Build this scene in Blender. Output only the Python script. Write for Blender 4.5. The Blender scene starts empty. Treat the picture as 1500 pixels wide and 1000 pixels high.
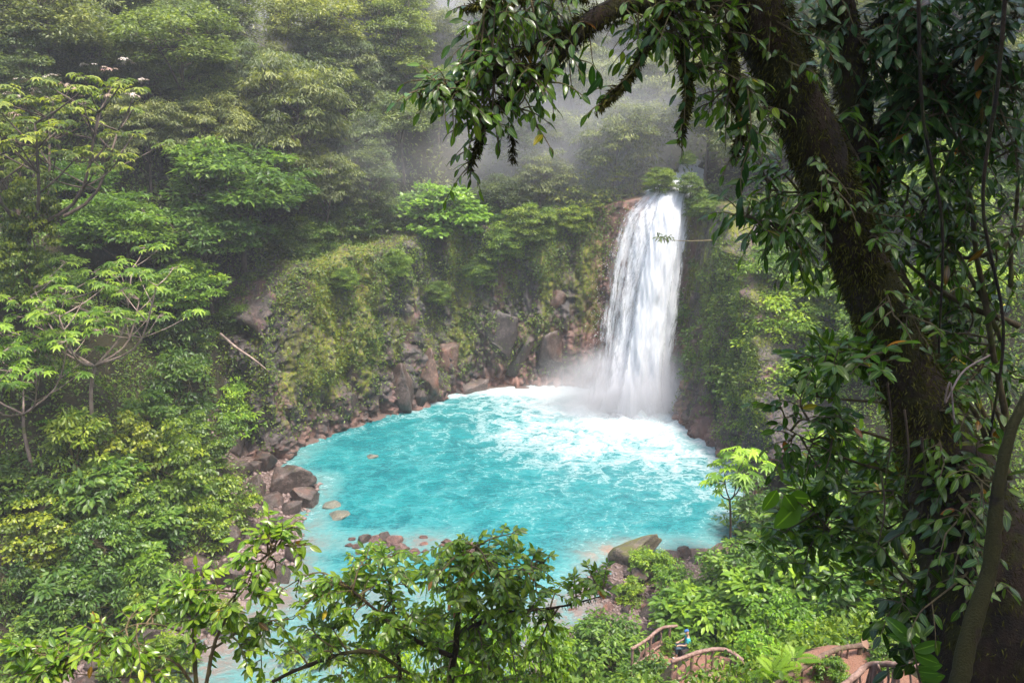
import bpy, bmesh, math, random
import numpy as np
from mathutils import Vector, Matrix

# ------------------------------------------------------------------ camera, sky, sun, exposure
SC = bpy.context.scene
COL = SC.collection
CAMZ, PITCH, LENS = 22.0, math.radians(15.0), 28.0
cam_d = bpy.data.cameras.new('camera')
cam_d.lens = LENS; cam_d.sensor_width = 36.0; cam_d.clip_start = 0.05; cam_d.clip_end = 600
cam = bpy.data.objects.new('camera', cam_d); COL.objects.link(cam)
cam.location = (0, 0, CAMZ); cam.rotation_euler = (math.pi / 2 - PITCH, 0, 0)
SC.camera = cam

SUN_EL, SUN_AZ = math.radians(69), math.radians(128)      # azimuth from +Y towards +X
W = bpy.data.worlds.new('World'); SC.world = W; W.use_nodes = True
wn = W.node_tree; wn.nodes.clear()
sky = wn.nodes.new('ShaderNodeTexSky'); sky.sky_type = 'NISHITA'; sky.sun_disc = False
sky.sun_elevation = SUN_EL; sky.sun_rotation = SUN_AZ; sky.air_density = 1.2; sky.dust_density = 4.0
bgn = wn.nodes.new('ShaderNodeBackground'); bgn.inputs['Strength'].default_value = 0.15
won = wn.nodes.new('ShaderNodeOutputWorld')
wn.links.new(sky.outputs[0], bgn.inputs[0]); wn.links.new(bgn.outputs[0], won.inputs[0])
sun_d = bpy.data.lights.new('sun', 'SUN'); sun_d.energy = 2.6; sun_d.angle = math.radians(12.0)
sun_d.color = (1.0, 0.95, 0.86)
sun = bpy.data.objects.new('sun', sun_d); COL.objects.link(sun)
sdir = Vector((math.sin(SUN_AZ) * math.cos(SUN_EL), math.cos(SUN_AZ) * math.cos(SUN_EL), math.sin(SUN_EL)))
sun.rotation_euler = sdir.to_track_quat('Z', 'Y').to_euler()
sun.location = (0, 40, 90)
SC.view_settings.view_transform = 'Standard'
try: SC.view_settings.look = 'None'
except Exception: pass
SC.view_settings.gamma = 1.0; SC.view_settings.use_curve_mapping = False
SC.view_settings.exposure = 1.72
cy = SC.cycles
cy.use_denoising = True
cy.max_bounces = 8; cy.diffuse_bounces = 3; cy.glossy_bounces = 2; cy.transmission_bounces = 5
cy.transparent_max_bounces = 12; cy.volume_bounces = 1; cy.caustics_reflective = False; cy.caustics_refractive = False
HAZE_D = 0.0007

# ------------------------------------------------------------------ pixels of the 1500 x 1000 photograph -> rays
FPX = 1500 * LENS / 36.0
cP, sP = math.cos(PITCH), math.sin(PITCH)
def ray(px, py):
    a, b = (px - 750) / FPX, (py - 500) / FPX
    return np.array([a, cP - b * sP, -sP - b * cP])
def at(px, py, Y):
    d = ray(px, py); return np.array([0, 0, CAMZ]) + d * (Y / d[1])
def onz(px, py, z):
    d = ray(px, py); return np.array([0, 0, CAMZ]) + d * ((z - CAMZ) / d[2])
def project(P):
    P = np.asarray(P, float); x, y, z = P[..., 0], P[..., 1], P[..., 2] - CAMZ
    dep = y * cP - z * sP; up = y * sP + z * cP
    return 750 + FPX * x / dep, 500 - FPX * up / dep, dep

# ------------------------------------------------------------------ noise
def _h(i, j, k, s):
    n = (i.astype(np.int64) * 374761393 + j.astype(np.int64) * 668265263 + k.astype(np.int64) * 2147483647 + s * 1274126177) & 0xffffffff
    n = ((n ^ (n >> 13)) * 1274126177) & 0xffffffff
    n = ((n ^ (n >> 16)) * 2246822519) & 0xffffffff
    return ((n ^ (n >> 15)) & 0xffffff) / float(0xffffff)
def vnoise(p, s=0):
    p = np.asarray(p, float); f = np.floor(p); i = f.astype(np.int64); w = p - f; w = w * w * (3 - 2 * w)
    o = 0
    for a in (0, 1):
        for b in (0, 1):
            for c in (0, 1):
                ww = (w[..., 0] if a else 1 - w[..., 0]) * (w[..., 1] if b else 1 - w[..., 1]) * (w[..., 2] if c else 1 - w[..., 2])
                o = o + ww * _h(i[..., 0] + a, i[..., 1] + b, i[..., 2] + c, s)
    return o * 2 - 1
def fbm(p, s=0, octv=4, gain=.5):
    p = np.asarray(p, float); a = 1.0; o = 0
    for k in range(octv):
        o = o + a * vnoise(p * (2 ** k) + 13.7 * k, s + k); a *= gain
    return o
def worley(p, s=0):
    p = np.asarray(p, float); i = np.floor(p).astype(np.int64)
    F1 = np.full(p.shape[:-1], 9.0); F2 = F1.copy(); ID = np.zeros(p.shape[:-1])
    for a in (-1, 0, 1):
        for b in (-1, 0, 1):
            for c in (-1, 0, 1):
                x, y, z = i[..., 0] + a, i[..., 1] + b, i[..., 2] + c
                q = np.stack([x + _h(x, y, z, s), y + _h(x, y, z, s + 1), z + _h(x, y, z, s + 2)], -1)
                d = np.sqrt(((q - p) ** 2).sum(-1)); idd = _h(x, y, z, s + 3)
                n1 = d < F1
                F2 = np.where(n1, F1, np.minimum(F2, d)); ID = np.where(n1, idd, ID); F1 = np.where(n1, d, F1)
    return F1, F2, ID
def sstep(a, b, x):
    t = np.clip((x - a) / (b - a), 0, 1); return t * t * (3 - 2 * t)

# ------------------------------------------------------------------ mesh helpers
def mk_mesh(name, V, faces, attrs=None, mat=None, smooth=False):
    me = bpy.data.meshes.new(name)
    V = np.ascontiguousarray(V, np.float32)
    me.vertices.add(len(V)); me.vertices.foreach_set('co', V.ravel())
    if not isinstance(faces, list): faces = [faces]
    faces = [np.asarray(f, np.int32) for f in faces if len(f)]
    lo = np.concatenate([f.ravel() for f in faces]); tot = np.concatenate([np.full(len(f), f.shape[1], np.int32) for f in faces])
    st = np.concatenate([[0], np.cumsum(tot)[:-1]]).astype(np.int32)
    me.loops.add(len(lo)); me.loops.foreach_set('vertex_index', lo)
    me.polygons.add(len(tot)); me.polygons.foreach_set('loop_start', st)
    if smooth: me.polygons.foreach_set('use_smooth', np.ones(len(tot), bool))
    me.update(calc_edges=True)
    for k, v in (attrs or {}).items():
        at_ = me.attributes.new(k, 'FLOAT', 'POINT'); at_.data.foreach_set('value', np.ascontiguousarray(v, np.float32))
    if mat: me.materials.append(mat)
    return me
def link(name, me, parent=None, loc=None, kind=None):
    o = bpy.data.objects.new(name, me); COL.objects.link(o)
    if parent is not None: o.parent = parent
    if loc is not None: o.location = loc
    if kind: o['kind'] = kind
    return o
def thing(o, label, cat, group=None):
    o['label'] = label; o['category'] = cat
    if group: o['group'] = group
    return o
def root(name, loc, label, cat, group=None):
    o = bpy.data.objects.new(name, None); COL.objects.link(o); o.location = loc; o.empty_display_size = .2
    return thing(o, label, cat, group)
def norm(v):
    v = np.asarray(v, float); return v / np.maximum(np.linalg.norm(v, axis=-1, keepdims=True), 1e-9)

class Acc:                      # collects vertices and faces into one mesh
    def __init__(s): s.V = []; s.F = {}; s.n = 0; s.A = {}
    def add(s, V, F, **attrs):
        V = np.asarray(V, float)
        for f in (F if isinstance(F, list) else [F]):
            f = np.asarray(f)
            if len(f): s.F.setdefault(f.shape[1], []).append(f + s.n)
        s.V.append(V); s.n += len(V)
        for k, v in attrs.items(): s.A.setdefault(k, []).append(np.broadcast_to(np.asarray(v, float), (len(V),)))
    def mesh(s, name, mat, smooth=False, off=None):
        V = np.concatenate(s.V)
        if off is not None: V = V - np.asarray(off)
        return mk_mesh(name, V, [np.concatenate(f) for f in s.F.values()], {k: np.concatenate(v) for k, v in s.A.items()}, mat, smooth)

def crom(pts, n):               # smooth curve through points (columns may include radius)
    P = np.asarray(pts, float)
    if len(P) == 2: return P[0] + (P[1] - P[0]) * np.linspace(0, 1, n)[:, None]
    Q = np.vstack([2 * P[0] - P[1], P, 2 * P[-1] - P[-2]])
    out = []
    for t in np.linspace(0, len(P) - 1 - 1e-6, n):
        i = int(t); u = t - i; a, b, c, d = Q[i:i + 4]
        out.append(.5 * (2 * b + (c - a) * u + (2 * a - 5 * b + 4 * c - d) * u * u + (3 * b - a - 3 * c + d) * u ** 3))
    return np.array(out)
def tube(pts, rad, n=7, rough=0, seed=0, cap=True):
    P = np.asarray(pts, float); m = len(P); rad = np.broadcast_to(np.asarray(rad, float), (m,))
    T = norm(np.gradient(P, axis=0)); ref = np.array([0.3, 0.2, 1.0]) if abs(T[0, 2]) < .8 else np.array([1.0, .1, 0])
    X = norm(np.cross(T[0], ref)); V = []
    ang = np.linspace(0, 2 * math.pi, n, endpoint=False)
    for i in range(m):
        X = norm(X - T[i] * X.dot(T[i])); Y = np.cross(T[i], X)
        V.append(P[i] + rad[i] * (np.cos(ang)[:, None] * X + np.sin(ang)[:, None] * Y))
    V = np.concatenate(V)
    if rough:
        C = np.repeat(P, n, 0); d = V - C; r = np.repeat(rad, n)
        V = C + d * (1 + rough * fbm(V / r[:, None] * .9, seed, 3))[:, None]
    i = np.arange(m - 1)[:, None] * n; j = np.arange(n)[None]; k = (j + 1) % n
    F = np.stack([i + j, i + k, i + n + k, i + n + j], -1).reshape(-1, 4)
    fs = [F]
    if cap:
        V = np.vstack([V, P[0], P[-1]]); e = np.arange(n); c0, c1 = m * n, m * n + 1
        fs.append(np.vstack([np.stack([np.full(n, c0), (e + 1) % n, e], -1), np.stack([np.full(n, c1), (m - 1) * n + e, (m - 1) * n + (e + 1) % n], -1)]))
    return V, fs

# ------------------------------------------------------------------ leaves
def _leaf_near(wide=.36, droop=.18, tip=1.0):
    t = [.0, .12, .3, .5, .7, .88, 1.0]; V = [(0, 0, 0)]; mid = [0]
    for a in t[1:-1]:
        w = wide * (math.sin(math.pi * a ** .85) ** .8) * .5 * (1 if a < .6 else tip); z = .05 * a - droop * a * a
        V += [(a, w, z + .22 * w), (a, 0, z), (a, -w, z + .22 * w)]; mid += [1, 0, 1]
    V.append((1.0, 0, .05 - droop)); mid.append(.3)
    F3 = [(0, 2, 1), (0, 3, 2)]; F4 = []
    for i in range(len(t) - 3):
        b = 1 + 3 * i; F4 += [(b, b + 1, b + 4, b + 3), (b + 1, b + 2, b + 5, b + 4)]
    b = 1 + 3 * (len(t) - 3); e = len(V) - 1; F3 += [(b, b + 1, e), (b + 1, b + 2, e)]
    return np.array(V, float), [np.array(F3), np.array(F4)], np.array(mid, float)
def _leaf_mid(w=.42, droop=.14):
    V = np.array([(0, 0, 0), (.35, w * .5, .05), (.4, 0, .0), (.35, -w * .5, .05), (.75, w * .36, -.02), (.75, -w * .36, -.02), (1, 0, -droop)], float)
    F = [np.array([(0, 2, 1), (0, 3, 2), (4, 2, 6), (2, 5, 6)]), ]
    F.append(np.array([(1, 2, 4, 4)])[:0]); F[0] = np.vstack([F[0], [(1, 2, 4), (2, 3, 5)]])
    return V, [F[0]], np.array([0, 1, 0, 1, 1, 1, .3], float)
def _leaf_far(w=.45):
    V = np.array([(0, 0, 0), (.45, w * .5, .06), (1, 0, -.1), (.45, -w * .5, .06)], float)
    return V, [np.array([(0, 2, 1), (0, 3, 2)])], np.array([0, 1, .3, 1], float)
def _palm_leaf(n=9, w=.3):          # palmate umbrella leaf: radial leaflets about the petiole
    Vs, Fs, ms, k = [], [], [], 0
    for i in range(n):
        a = -2.6 + 5.2 * i / (n - 1); L = 1 - .32 * abs(a) / 2.6
        v, f, m = _leaf_mid(w, .3); v = v * [L, L, L]; c, s_ = math.cos(a), math.sin(a)
        v = np.stack([v[:, 0] * c - v[:, 1] * s_, v[:, 0] * s_ + v[:, 1] * c, v[:, 2] + .012 * (i % 2)], -1)
        Vs.append(v); Fs.append(f[0] + k); ms.append(m); k += len(v)
    return np.concatenate(Vs) * .55, [np.concatenate(Fs)], np.concatenate(ms)
def _frond(n=13):
    Vs, Fs, ms, k = [], [], [], 0
    for i in range(n):
        t = .12 + .86 * i / (n - 1); L = .26 * math.sin(math.pi * min(1, t * .8 + .2)) + .04
        zc = .25 * t - .55 * t * t
        for s_ in (-1, 1):
            v, f, m = _leaf_far(.32); v = v * L; a = s_ * 1.15
            v = np.stack([v[:, 0] * math.cos(a) - v[:, 1] * math.sin(a) + t, v[:, 0] * math.sin(a) + v[:, 1] * math.cos(a), v[:, 2] + zc - abs(v[:, 1]) * .1], -1)
            Vs.append(v); Fs.append(f[0] + k); ms.append(m); k += len(v)
    tt = np.linspace(0, 1, 6); L_ = np.stack([tt, tt * 0 + .008, .25 * tt - .55 * tt ** 2], -1); R_ = L_ * [1, -1, 1]
    v = np.empty((12, 3)); v[0::2] = L_; v[1::2] = R_
    f = np.array([[q for q in (2 * i, 2 * i + 1, 2 * i + 3)] for i in range(5)] + [[2 * i, 2 * i + 3, 2 * i + 2] for i in range(5)])
    Vs.append(v); Fs.append(f + k); ms.append(np.zeros(12))
    return np.concatenate(Vs), [np.concatenate(Fs)], np.concatenate(ms)
LEAF = dict(far=_leaf_far(.46), farslim=_leaf_far(.3), mid=_leaf_mid(.42), round=_leaf_mid(.7, .1), slim=_leaf_mid(.26, .3), palm=_palm_leaf(), palmfar=_palm_leaf(7, .34), frond=_frond(),
            near=_leaf_near(.42), nearslim=_leaf_near(.28, .3), nearround=_leaf_near(.62, .1), tuft=_leaf_far(.16))
def leaf_arrays(kind, P, D, Nn, S, rnd):
    V0, F0, mid = LEAF[kind]; N = len(P); n = len(V0)
    X = norm(D); Z = norm(Nn - X * (Nn * X).sum(-1, keepdims=True)); Y = np.cross(Z, X)
    S = np.broadcast_to(np.asarray(S, float), (N,))[:, None, None]
    V = P[:, None] + S * (V0[None, :, 0, None] * X[:, None] + V0[None, :, 1, None] * Y[:, None] + V0[None, :, 2, None] * Z[:, None])
    off = (np.arange(N) * n)[:, None, None]
    F = [(f[None] + off).reshape(-1, f.shape[1]) for f in F0]
    return V.reshape(-1, 3), F, np.repeat(rnd, n), np.tile(mid, N)
def add_leaves(acc, kind, P, D, Nn, S, rnd):
    V, F, r, m = leaf_arrays(kind, P, D, Nn, S, rnd); acc.add(V, F, rnd=r, mid=m)

# ------------------------------------------------------------------ materials
class NT:
    def __init__(s, name):
        s.m = bpy.data.materials.new(name); s.m.use_nodes = True; s.t = s.m.node_tree; s.t.nodes.clear()
        s.out = s.t.nodes.new('ShaderNodeOutputMaterial')
    def n(s, ty, ins=None, **props):
        nd = s.t.nodes.new('ShaderNode' + ty)
        for k, v in props.items(): setattr(nd, k, v)
        for k, v in (ins or {}).items():
            if isinstance(v, bpy.types.NodeSocket): s.t.links.new(v, nd.inputs[k])
            else: nd.inputs[k].default_value = v
        return nd
    def math(s, op, a, b=0.0, c=None, clamp=False):
        d = {0: a, 1: b}
        if c is not None: d[2] = c
        return s.n('Math', d, operation=op, use_clamp=clamp).outputs[0]
    def mix(s, f, a, b, mode='MIX'):
        g = lambda v: v if isinstance(v, bpy.types.NodeSocket) else (*v, 1)
        return s.n('Mix', {0: f, 6: g(a), 7: g(b)}, data_type='RGBA', blend_type=mode).outputs[2]
    def rng(s, v, a, b, c=0.0, d=1.0, smooth=True):
        return s.n('MapRange', {0: v, 1: a, 2: b, 3: c, 4: d}, interpolation_type='SMOOTHSTEP' if smooth else 'LINEAR').outputs[0]
    def noise(s, scale, vec=None, detail=4, rough=.55, dist=0.0, out=0):
        i = {'Scale': scale, 'Detail': detail, 'Roughness': rough, 'Distortion': dist}
        if vec is not None: i['Vector'] = vec
        return s.n('TexNoise', i).outputs[out]
    def mapping(s, vec, scale):
        return s.n('Mapping', {'Vector': vec, 'Scale': scale}).outputs[0]
    def attr(s, name): return s.n('Attribute', attribute_name=name).outputs['Fac']
    def ramp(s, f, stops):
        nd = s.n('ValToRGB', {0: f}); cr = nd.color_ramp
        while len(cr.elements) < len(stops): cr.elements.new(.5)
        for e, (p, c) in zip(cr.elements, stops): e.position = p; e.color = (*c, 1)
        return nd.outputs[0]
    def geo(s, o='Position'): return s.n('NewGeometry').outputs[o]
    def obj(s): return s.n('TexCoord').outputs['Object']
    def oinfo(s, o): return s.n('ObjectInfo').outputs[o]
    def bsdf(s, col, rough=.6, spec=.5, bump=None, strength=.3, dist=.05, **kw):
        i = {'Base Color': col if isinstance(col, bpy.types.NodeSocket) else (*col, 1), 'Roughness': rough, 'Specular IOR Level': spec}
        if bump is not None: i['Normal'] = s.n('Bump', {'Height': bump, 'Strength': strength, 'Distance': dist}).outputs[0]
        i.update(kw)
        return s.n('BsdfPrincipled', i).outputs[0]
    def done(s, sh, vol=False):
        s.t.links.new(sh, s.out.inputs['Volume' if vol else 'Surface']); return s.m

def leaf_mat(name, dark, midc, light, rough=.45, transl=.38, spec=.5, vein=.0, odd=None):
    m = NT(name)
    f = m.math('ADD', m.math('MULTIPLY', m.attr('rnd'), .8), m.math('MULTIPLY', m.oinfo('Random'), .2))
    stops = [(0, dark), (.5, midc), (.93, light)]
    if odd: stops.append((1.0, odd))
    c = m.ramp(f, stops)
    if vein:
        c = m.mix(m.rng(m.attr('mid'), .0, .14, vein, 0.0), c, tuple(min(1, 2.2 * x + .03) for x in light))
    c = m.mix(1.0, c, m.oinfo('Color'), 'MULTIPLY')
    b = m.bsdf(c, rough, spec)
    t = m.n('BsdfTranslucent', {0: m.mix(1.0, c, (1.7, 1.75, .7), 'MULTIPLY')}).outputs[0]
    return m.done(m.n('MixShader', {0: transl, 1: b, 2: t}).outputs[0])
M = {}
M['leaf_far'] = leaf_mat('far_leaves', (.030, .042, .018), (.094, .120, .038), (.24, .255, .075), .5, .38)
M['leaf_mid'] = leaf_mat('leaves', (.022, .048, .012), (.080, .140, .024), (.21, .28, .045), .42, .40, spec=.35, odd=(.42, .36, .04))
M['leaf_bank'] = leaf_mat('bank_leaves', (.016, .036, .010), (.075, .128, .018), (.24, .29, .035), .42, .38, spec=.4, odd=(.42, .34, .05))
M['leaf_lime'] = leaf_mat('lime_leaves', (.075, .15, .018), (.14, .25, .03), (.24, .36, .05), .4, .4)
M['leaf_near'] = leaf_mat('glossy_leaves', (.024, .056, .010), (.058, .115, .016), (.15, .22, .03), .27, .42, .5, vein=.35, odd=(.30, .28, .03))
M['leaf_shade'] = leaf_mat('shade_leaves', (.014, .040, .010), (.030, .075, .016), (.060, .125, .024), .34, .35, .32, vein=.3)  # darkened leaf colours: shade is put into the colour itself

def wood_mat(name, a, b, moss, mossamt, scale=6.0):
    m = NT(name); p = m.geo()
    n1 = m.noise(scale, m.mapping(p, (1, 1, .35)), 6, .65)
    n2 = m.noise(scale * .45, p, 5, .6)
    c = m.mix(m.rng(n1, .35, .68), a, b)
    mo = m.mix(m.noise(scale * 7, p, 3, .7), tuple(x * .5 for x in moss), tuple(x * 1.5 for x in moss))
    c = m.mix(m.rng(n2, .62 - mossamt * .3, .72 - mossamt * .3), c, mo)
    c = m.mix(1.0, c, m.oinfo('Color'), 'MULTIPLY')
    return m.done(m.bsdf(c, .8, .3, m.math('ADD', n1, m.noise(scale * 9, p, 3, .7)), .7, .03))
M['bark'] = wood_mat('bark', (.040, .026, .018), (.095, .065, .045), (.075, .085, .018), .35)
M['bark_far'] = wood_mat('bark_far', (.05, .035, .028), (.13, .095, .075), (.07, .09, .02), .1, 3)
M['bark_pale'] = wood_mat('bark_pale', (.17, .12, .10), (.34, .26, .22), (.14, .16, .04), .05, 5)
M['bark_moss'] = wood_mat('bark_moss', (.012, .008, .005), (.048, .028, .015), (.034, .032, .006), .45, 7)
M['bark_heavy'] = wood_mat('mossy_limb_bark', (.010, .007, .004), (.036, .024, .011), (.034, .031, .006), .8, 9)
M['twig'] = wood_mat('twig', (.085, .060, .030), (.19, .145, .07), (.12, .125, .03), .3, 20)
M['rail'] = wood_mat('rail_log', (.16, .095, .075), (.30, .20, .165), (.14, .13, .06), .05, 9)
M['rail_dark'] = wood_mat('dark_rail_log', (.085, .055, .04), (.17, .115, .085), (.10, .10, .04), .2, 9)
m = NT('moss_tufts'); f = m.attr('rnd')
c = m.mix(1.0, m.ramp(f, [(0, (.020, .018, .004)), (.5, (.055, .052, .009)), (1, (.13, .125, .02))]), m.oinfo('Color'), 'MULTIPLY')
M['moss'] = m.done(m.bsdf(c, .9, .1))

def rock_mat(name, a, b, stain, staina, mossa, wet=.42, cliff=False):
    m = NT(name); p = m.geo(); o = p if cliff else m.n('VectorMath', {0: m.obj(), 1: m.n('CombineXYZ', {0: m.math('MULTIPLY', m.oinfo('Random'), 37.0)}).outputs[0]}, operation='ADD').outputs[0]
    s = 1.0 if cliff else 2.2
    n1 = m.noise(.9 * s, o, 7, .62, .4); n2 = m.noise(4.5 * s, o, 6, .65); n3 = m.noise(.35 * s if cliff else 1.1, o, 5, .6)
    c = m.mix(m.rng(n1, .36, .66), a, b)
    c = m.mix(m.math('MULTIPLY', m.rng(n2, .35, .62), .75), c, tuple(x * .35 for x in a))
    c = m.mix(m.math('MULTIPLY', m.rng(m.noise(7.0 * s, m.mapping(o, (1, 1, .5)), 5, .7), .58, .70), .6), c, tuple(min(.5, x * 1.9) for x in b))
    c = m.mix(m.math('MULTIPLY', m.rng(m.noise(.6 * s, m.mapping(o, (1, 1, .4)), 5, .6), .52, .66), staina), c, stain)
    if cliff:
        c = m.mix(m.math('MULTIPLY', m.attr('pink'), m.rng(n1, .25, .6)), c, (.25, .125, .09))
        streak = m.noise(1.3, m.mapping(p, (1, 1, .12)), 4, .6)
        c = m.mix(m.math('MULTIPLY', m.rng(streak, .54, .64), .8), c, (.018, .016, .018))
        mv = m.noise(1.0, m.mapping(p, (1.1, 1.1, .22)), 6, .65, .6)
        mf = m.math('MULTIPLY', m.rng(m.math('ADD', m.math('ADD', m.math('MULTIPLY', n3, .35), m.math('MULTIPLY', mv, .65)), m.math('MULTIPLY', m.attr('mossy'), .34)), .60, .74), m.rng(n2, .34, .58))
    else:
        up = m.n('SeparateXYZ', {0: m.geo('Normal')}).outputs[2]
        mf = m.math('MULTIPLY', m.rng(up, .1, .75), m.rng(m.noise(2.2, o, 5, .65), .62 - mossa * .35, .72 - mossa * .35))
    mc = m.mix(m.noise(9 * s, o, 4, .7), *(((.036, .042, .005), (.235, .25, .010)) if cliff else ((.035, .036, .012), (.105, .10, .03))))
    c = m.mix(mf, c, mc)
    if not cliff: c = m.mix(1.0, c, m.oinfo('Color'), 'MULTIPLY')
    h = m.math('ADD', m.math('MULTIPLY', n2, .6), m.math('MULTIPLY', m.noise(16 * s, o, 4, .7), .35))
    r = m.rng(mf, 0, 1, wet, .95)
    return m.done(m.bsdf(c, r, .5, h, 1.0, .16 if cliff else .09))
M['rock'] = rock_mat('boulder_rock', (.048, .033, .027), (.125, .092, .080), (.11, .052, .034), .6, .12)
M['rock_moss'] = rock_mat('mossy_rock', (.06, .05, .035), (.13, .105, .075), (.12, .065, .04), .3, .55, .6)
M['rock_pink'] = rock_mat('pink_rock', (.12, .062, .052), (.24, .145, .125), (.26, .11, .065), .6, .05, .35)
M['rock_pale'] = rock_mat('pale_rock', (.14, .15, .12), (.26, .25, .19), (.26, .18, .10), .4, .0, .4)
M['cliff'] = rock_mat('cliff_rock', (.022, .017, .016), (.090, .066, .060), (.13, .058, .050), .7, .5, .36, True)

m = NT('earth'); p = m.geo(); n1 = m.noise(.7, p, 6, .6); n2 = m.noise(6, p, 5, .65)
c = m.mix(n1, (.014, .015, .008), (.034, .033, .014)); c = m.mix(m.rng(n2, .45, .75), c, (.05, .032, .02))
c = m.mix(m.attr('shore'), c, m.mix(n2, (.055, .038, .032), (.15, .105, .09)))
M['earth'] = m.done(m.bsdf(c, .9, .2, n2, .8, .15))
m = NT('path_dirt'); p = m.geo(); n2 = m.noise(5, p, 6, .65); n1 = m.noise(1.2, p, 4, .6)
c = m.mix(n1, (.13, .060, .038), (.25, .135, .095)); c = m.mix(m.rng(n2, .5, .7), c, (.15, .07, .045))
M['path'] = m.done(m.bsdf(c, .85, .3, m.math('ADD', n2, m.noise(30, p, 3)), .8, .05))

# ------------------------------------------------------------------ the gorge: shoreline and terrain
WATER_PX = [(405, 690), (440, 655), (500, 635), (560, 615), (610, 597), (650, 580), (720, 570), (800, 568), (860, 565), (935, 570), (985, 600), (1015, 632),
            (1050, 655), (1078, 690), (1085, 735), (1072, 780), (1040, 802), (980, 800), (900, 818), (858, 842), (868, 870), (850, 915), (800, 945), (770, 985), (750, 1040)]
WATER_PX2 = [(150, 1060), (250, 985), (330, 925), (372, 880), (425, 838), (440, 790), (456, 740), (470, 705)]
POLY = [tuple(onz(x, y, 0)[:2]) for x, y in WATER_PX] + [(4, 23.5), (-48, 20.5), (-48, 25.0)] + [tuple(onz(x, y, 0)[:2]) for x, y in WATER_PX2]
POLY = np.array(POLY)
def sdf(x, y):
    x = np.asarray(x, float); y = np.asarray(y, float); d = np.full(x.shape, 1e9); ins = np.zeros(x.shape, bool)
    for i in range(len(POLY)):
        a = POLY[i]; b = POLY[(i + 1) % len(POLY)]; e = b - a
        t = np.clip(((x - a[0]) * e[0] + (y - a[1]) * e[1]) / e.dot(e), 0, 1)
        d = np.minimum(d, (x - a[0] - t * e[0]) ** 2 + (y - a[1] - t * e[1]) ** 2)
        if a[1] != b[1]:
            ins ^= ((a[1] > y) != (b[1] > y)) & (x < (b[0] - a[0]) * (y - a[1]) / (b[1] - a[1]) + a[0])
    d = np.sqrt(d); return np.where(ins, -d, d)
PHI = [-90, -50, -20, 10, 35, 60, 75, 105, 150, 165, 185, 230, 270]
PHC = [0, 0, 1, 6, 11, 16.6, 15, 13, 12, 8, 1.0, 0, 0]
PSL = [.15, .55, .9, 1.0, .97, .9, .9, .92, .95, .97, .95, .85, .15]
FALLX, FALLY = at(958, 300, 65.3)[0], 65.3
FLATS = []
def H(x, y):
    x = np.asarray(x, float); y = np.asarray(y, float)
    s = sdf(x, y); ph = np.degrees(np.arctan2(y - 46, x - 2)); ph = np.where(ph < -90, ph + 360, ph)
    hc = np.interp(ph, PHI, PHC); sl = np.interp(ph, PHI, PSL)
    z = hc * sstep(2.0, 6.4, s) + sl * np.maximum(0, s - 6 + 2.2 * sstep(8, 2, hc)) + .05 * np.maximum(s, 0)
    z = z + sstep(2, 9, s) * (1.1 * fbm(np.stack([x * .12, y * .12, x * 0], -1), 5, 4) + .35 * fbm(np.stack([x * .6, y * .6, x * 0], -1), 9, 2))
    zn = 20.4 - .74 * y + .35 * np.maximum(0, x - 4)
    z = np.where(s > 0, np.maximum(z, zn), -.2 - 1.3 * sstep(0, 5, -s))
    g = np.exp(-((x - FALLX - (y - FALLY) * .12) / 2.4) ** 2) * sstep(FALLY - 2, FALLY, y) * sstep(FALLY + 22, FALLY + 12, y)
    zr = 16.7 + np.maximum(0, y - FALLY) * .42
    z = np.where(z > zr, z + (zr - z) * g, z)
    for fx, fy, r, fz in FLATS:
        w = sstep(r * 1.6, r, np.hypot(x - fx, y - fy)); z = z * (1 - w) + fz * w
    return z
def ground(px, py, h=0.0, y0=10.0, y1=135.0):
    d = ray(px, py); Y = np.arange(y0, y1, .1); X = d[0] * Y / d[1]; Z = CAMZ + d[2] * Y / d[1]
    k = np.nonzero(Z <= H(X, Y) + h)[0]; i = k[0] if len(k) else len(Y) - 1
    return np.array([X[i], Y[i], Z[i]])

# landings of the path
pl1 = onz(1050, 1003, 5.4); pl2 = onz(1255, 1000, 11.0); pl0 = onz(985, 962, 4.0)
FLATS += [(pl1[0], pl1[1] + .1, 1.45, 5.4), (pl2[0], pl2[1] - .3, 1.5, 11.0), (pl0[0], pl0[1], 1.0, 4.0)]

gx = np.arange(-80, 80.1, .55); gy = np.arange(-14, 134, .55)
GX, GY = np.meshgrid(gx, gy); GZ = H(GX, GY); GS = sdf(GX, GY)
nx, ny = len(gx), len(gy)
idx = np.arange(nx * ny).reshape(ny, nx)
F = np.stack([idx[:-1, :-1], idx[:-1, 1:], idx[1:, 1:], idx[1:, :-1]], -1).reshape(-1, 4)
V = np.stack([GX, GY, GZ], -1).reshape(-1, 3)
me = mk_mesh('terrain', V, F, {'shore': (sstep(5.5, 2.5, GS) * sstep(2.5, 1.0, GZ)).ravel()}, M['earth'], True)
link('terrain', me, kind='structure')

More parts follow.
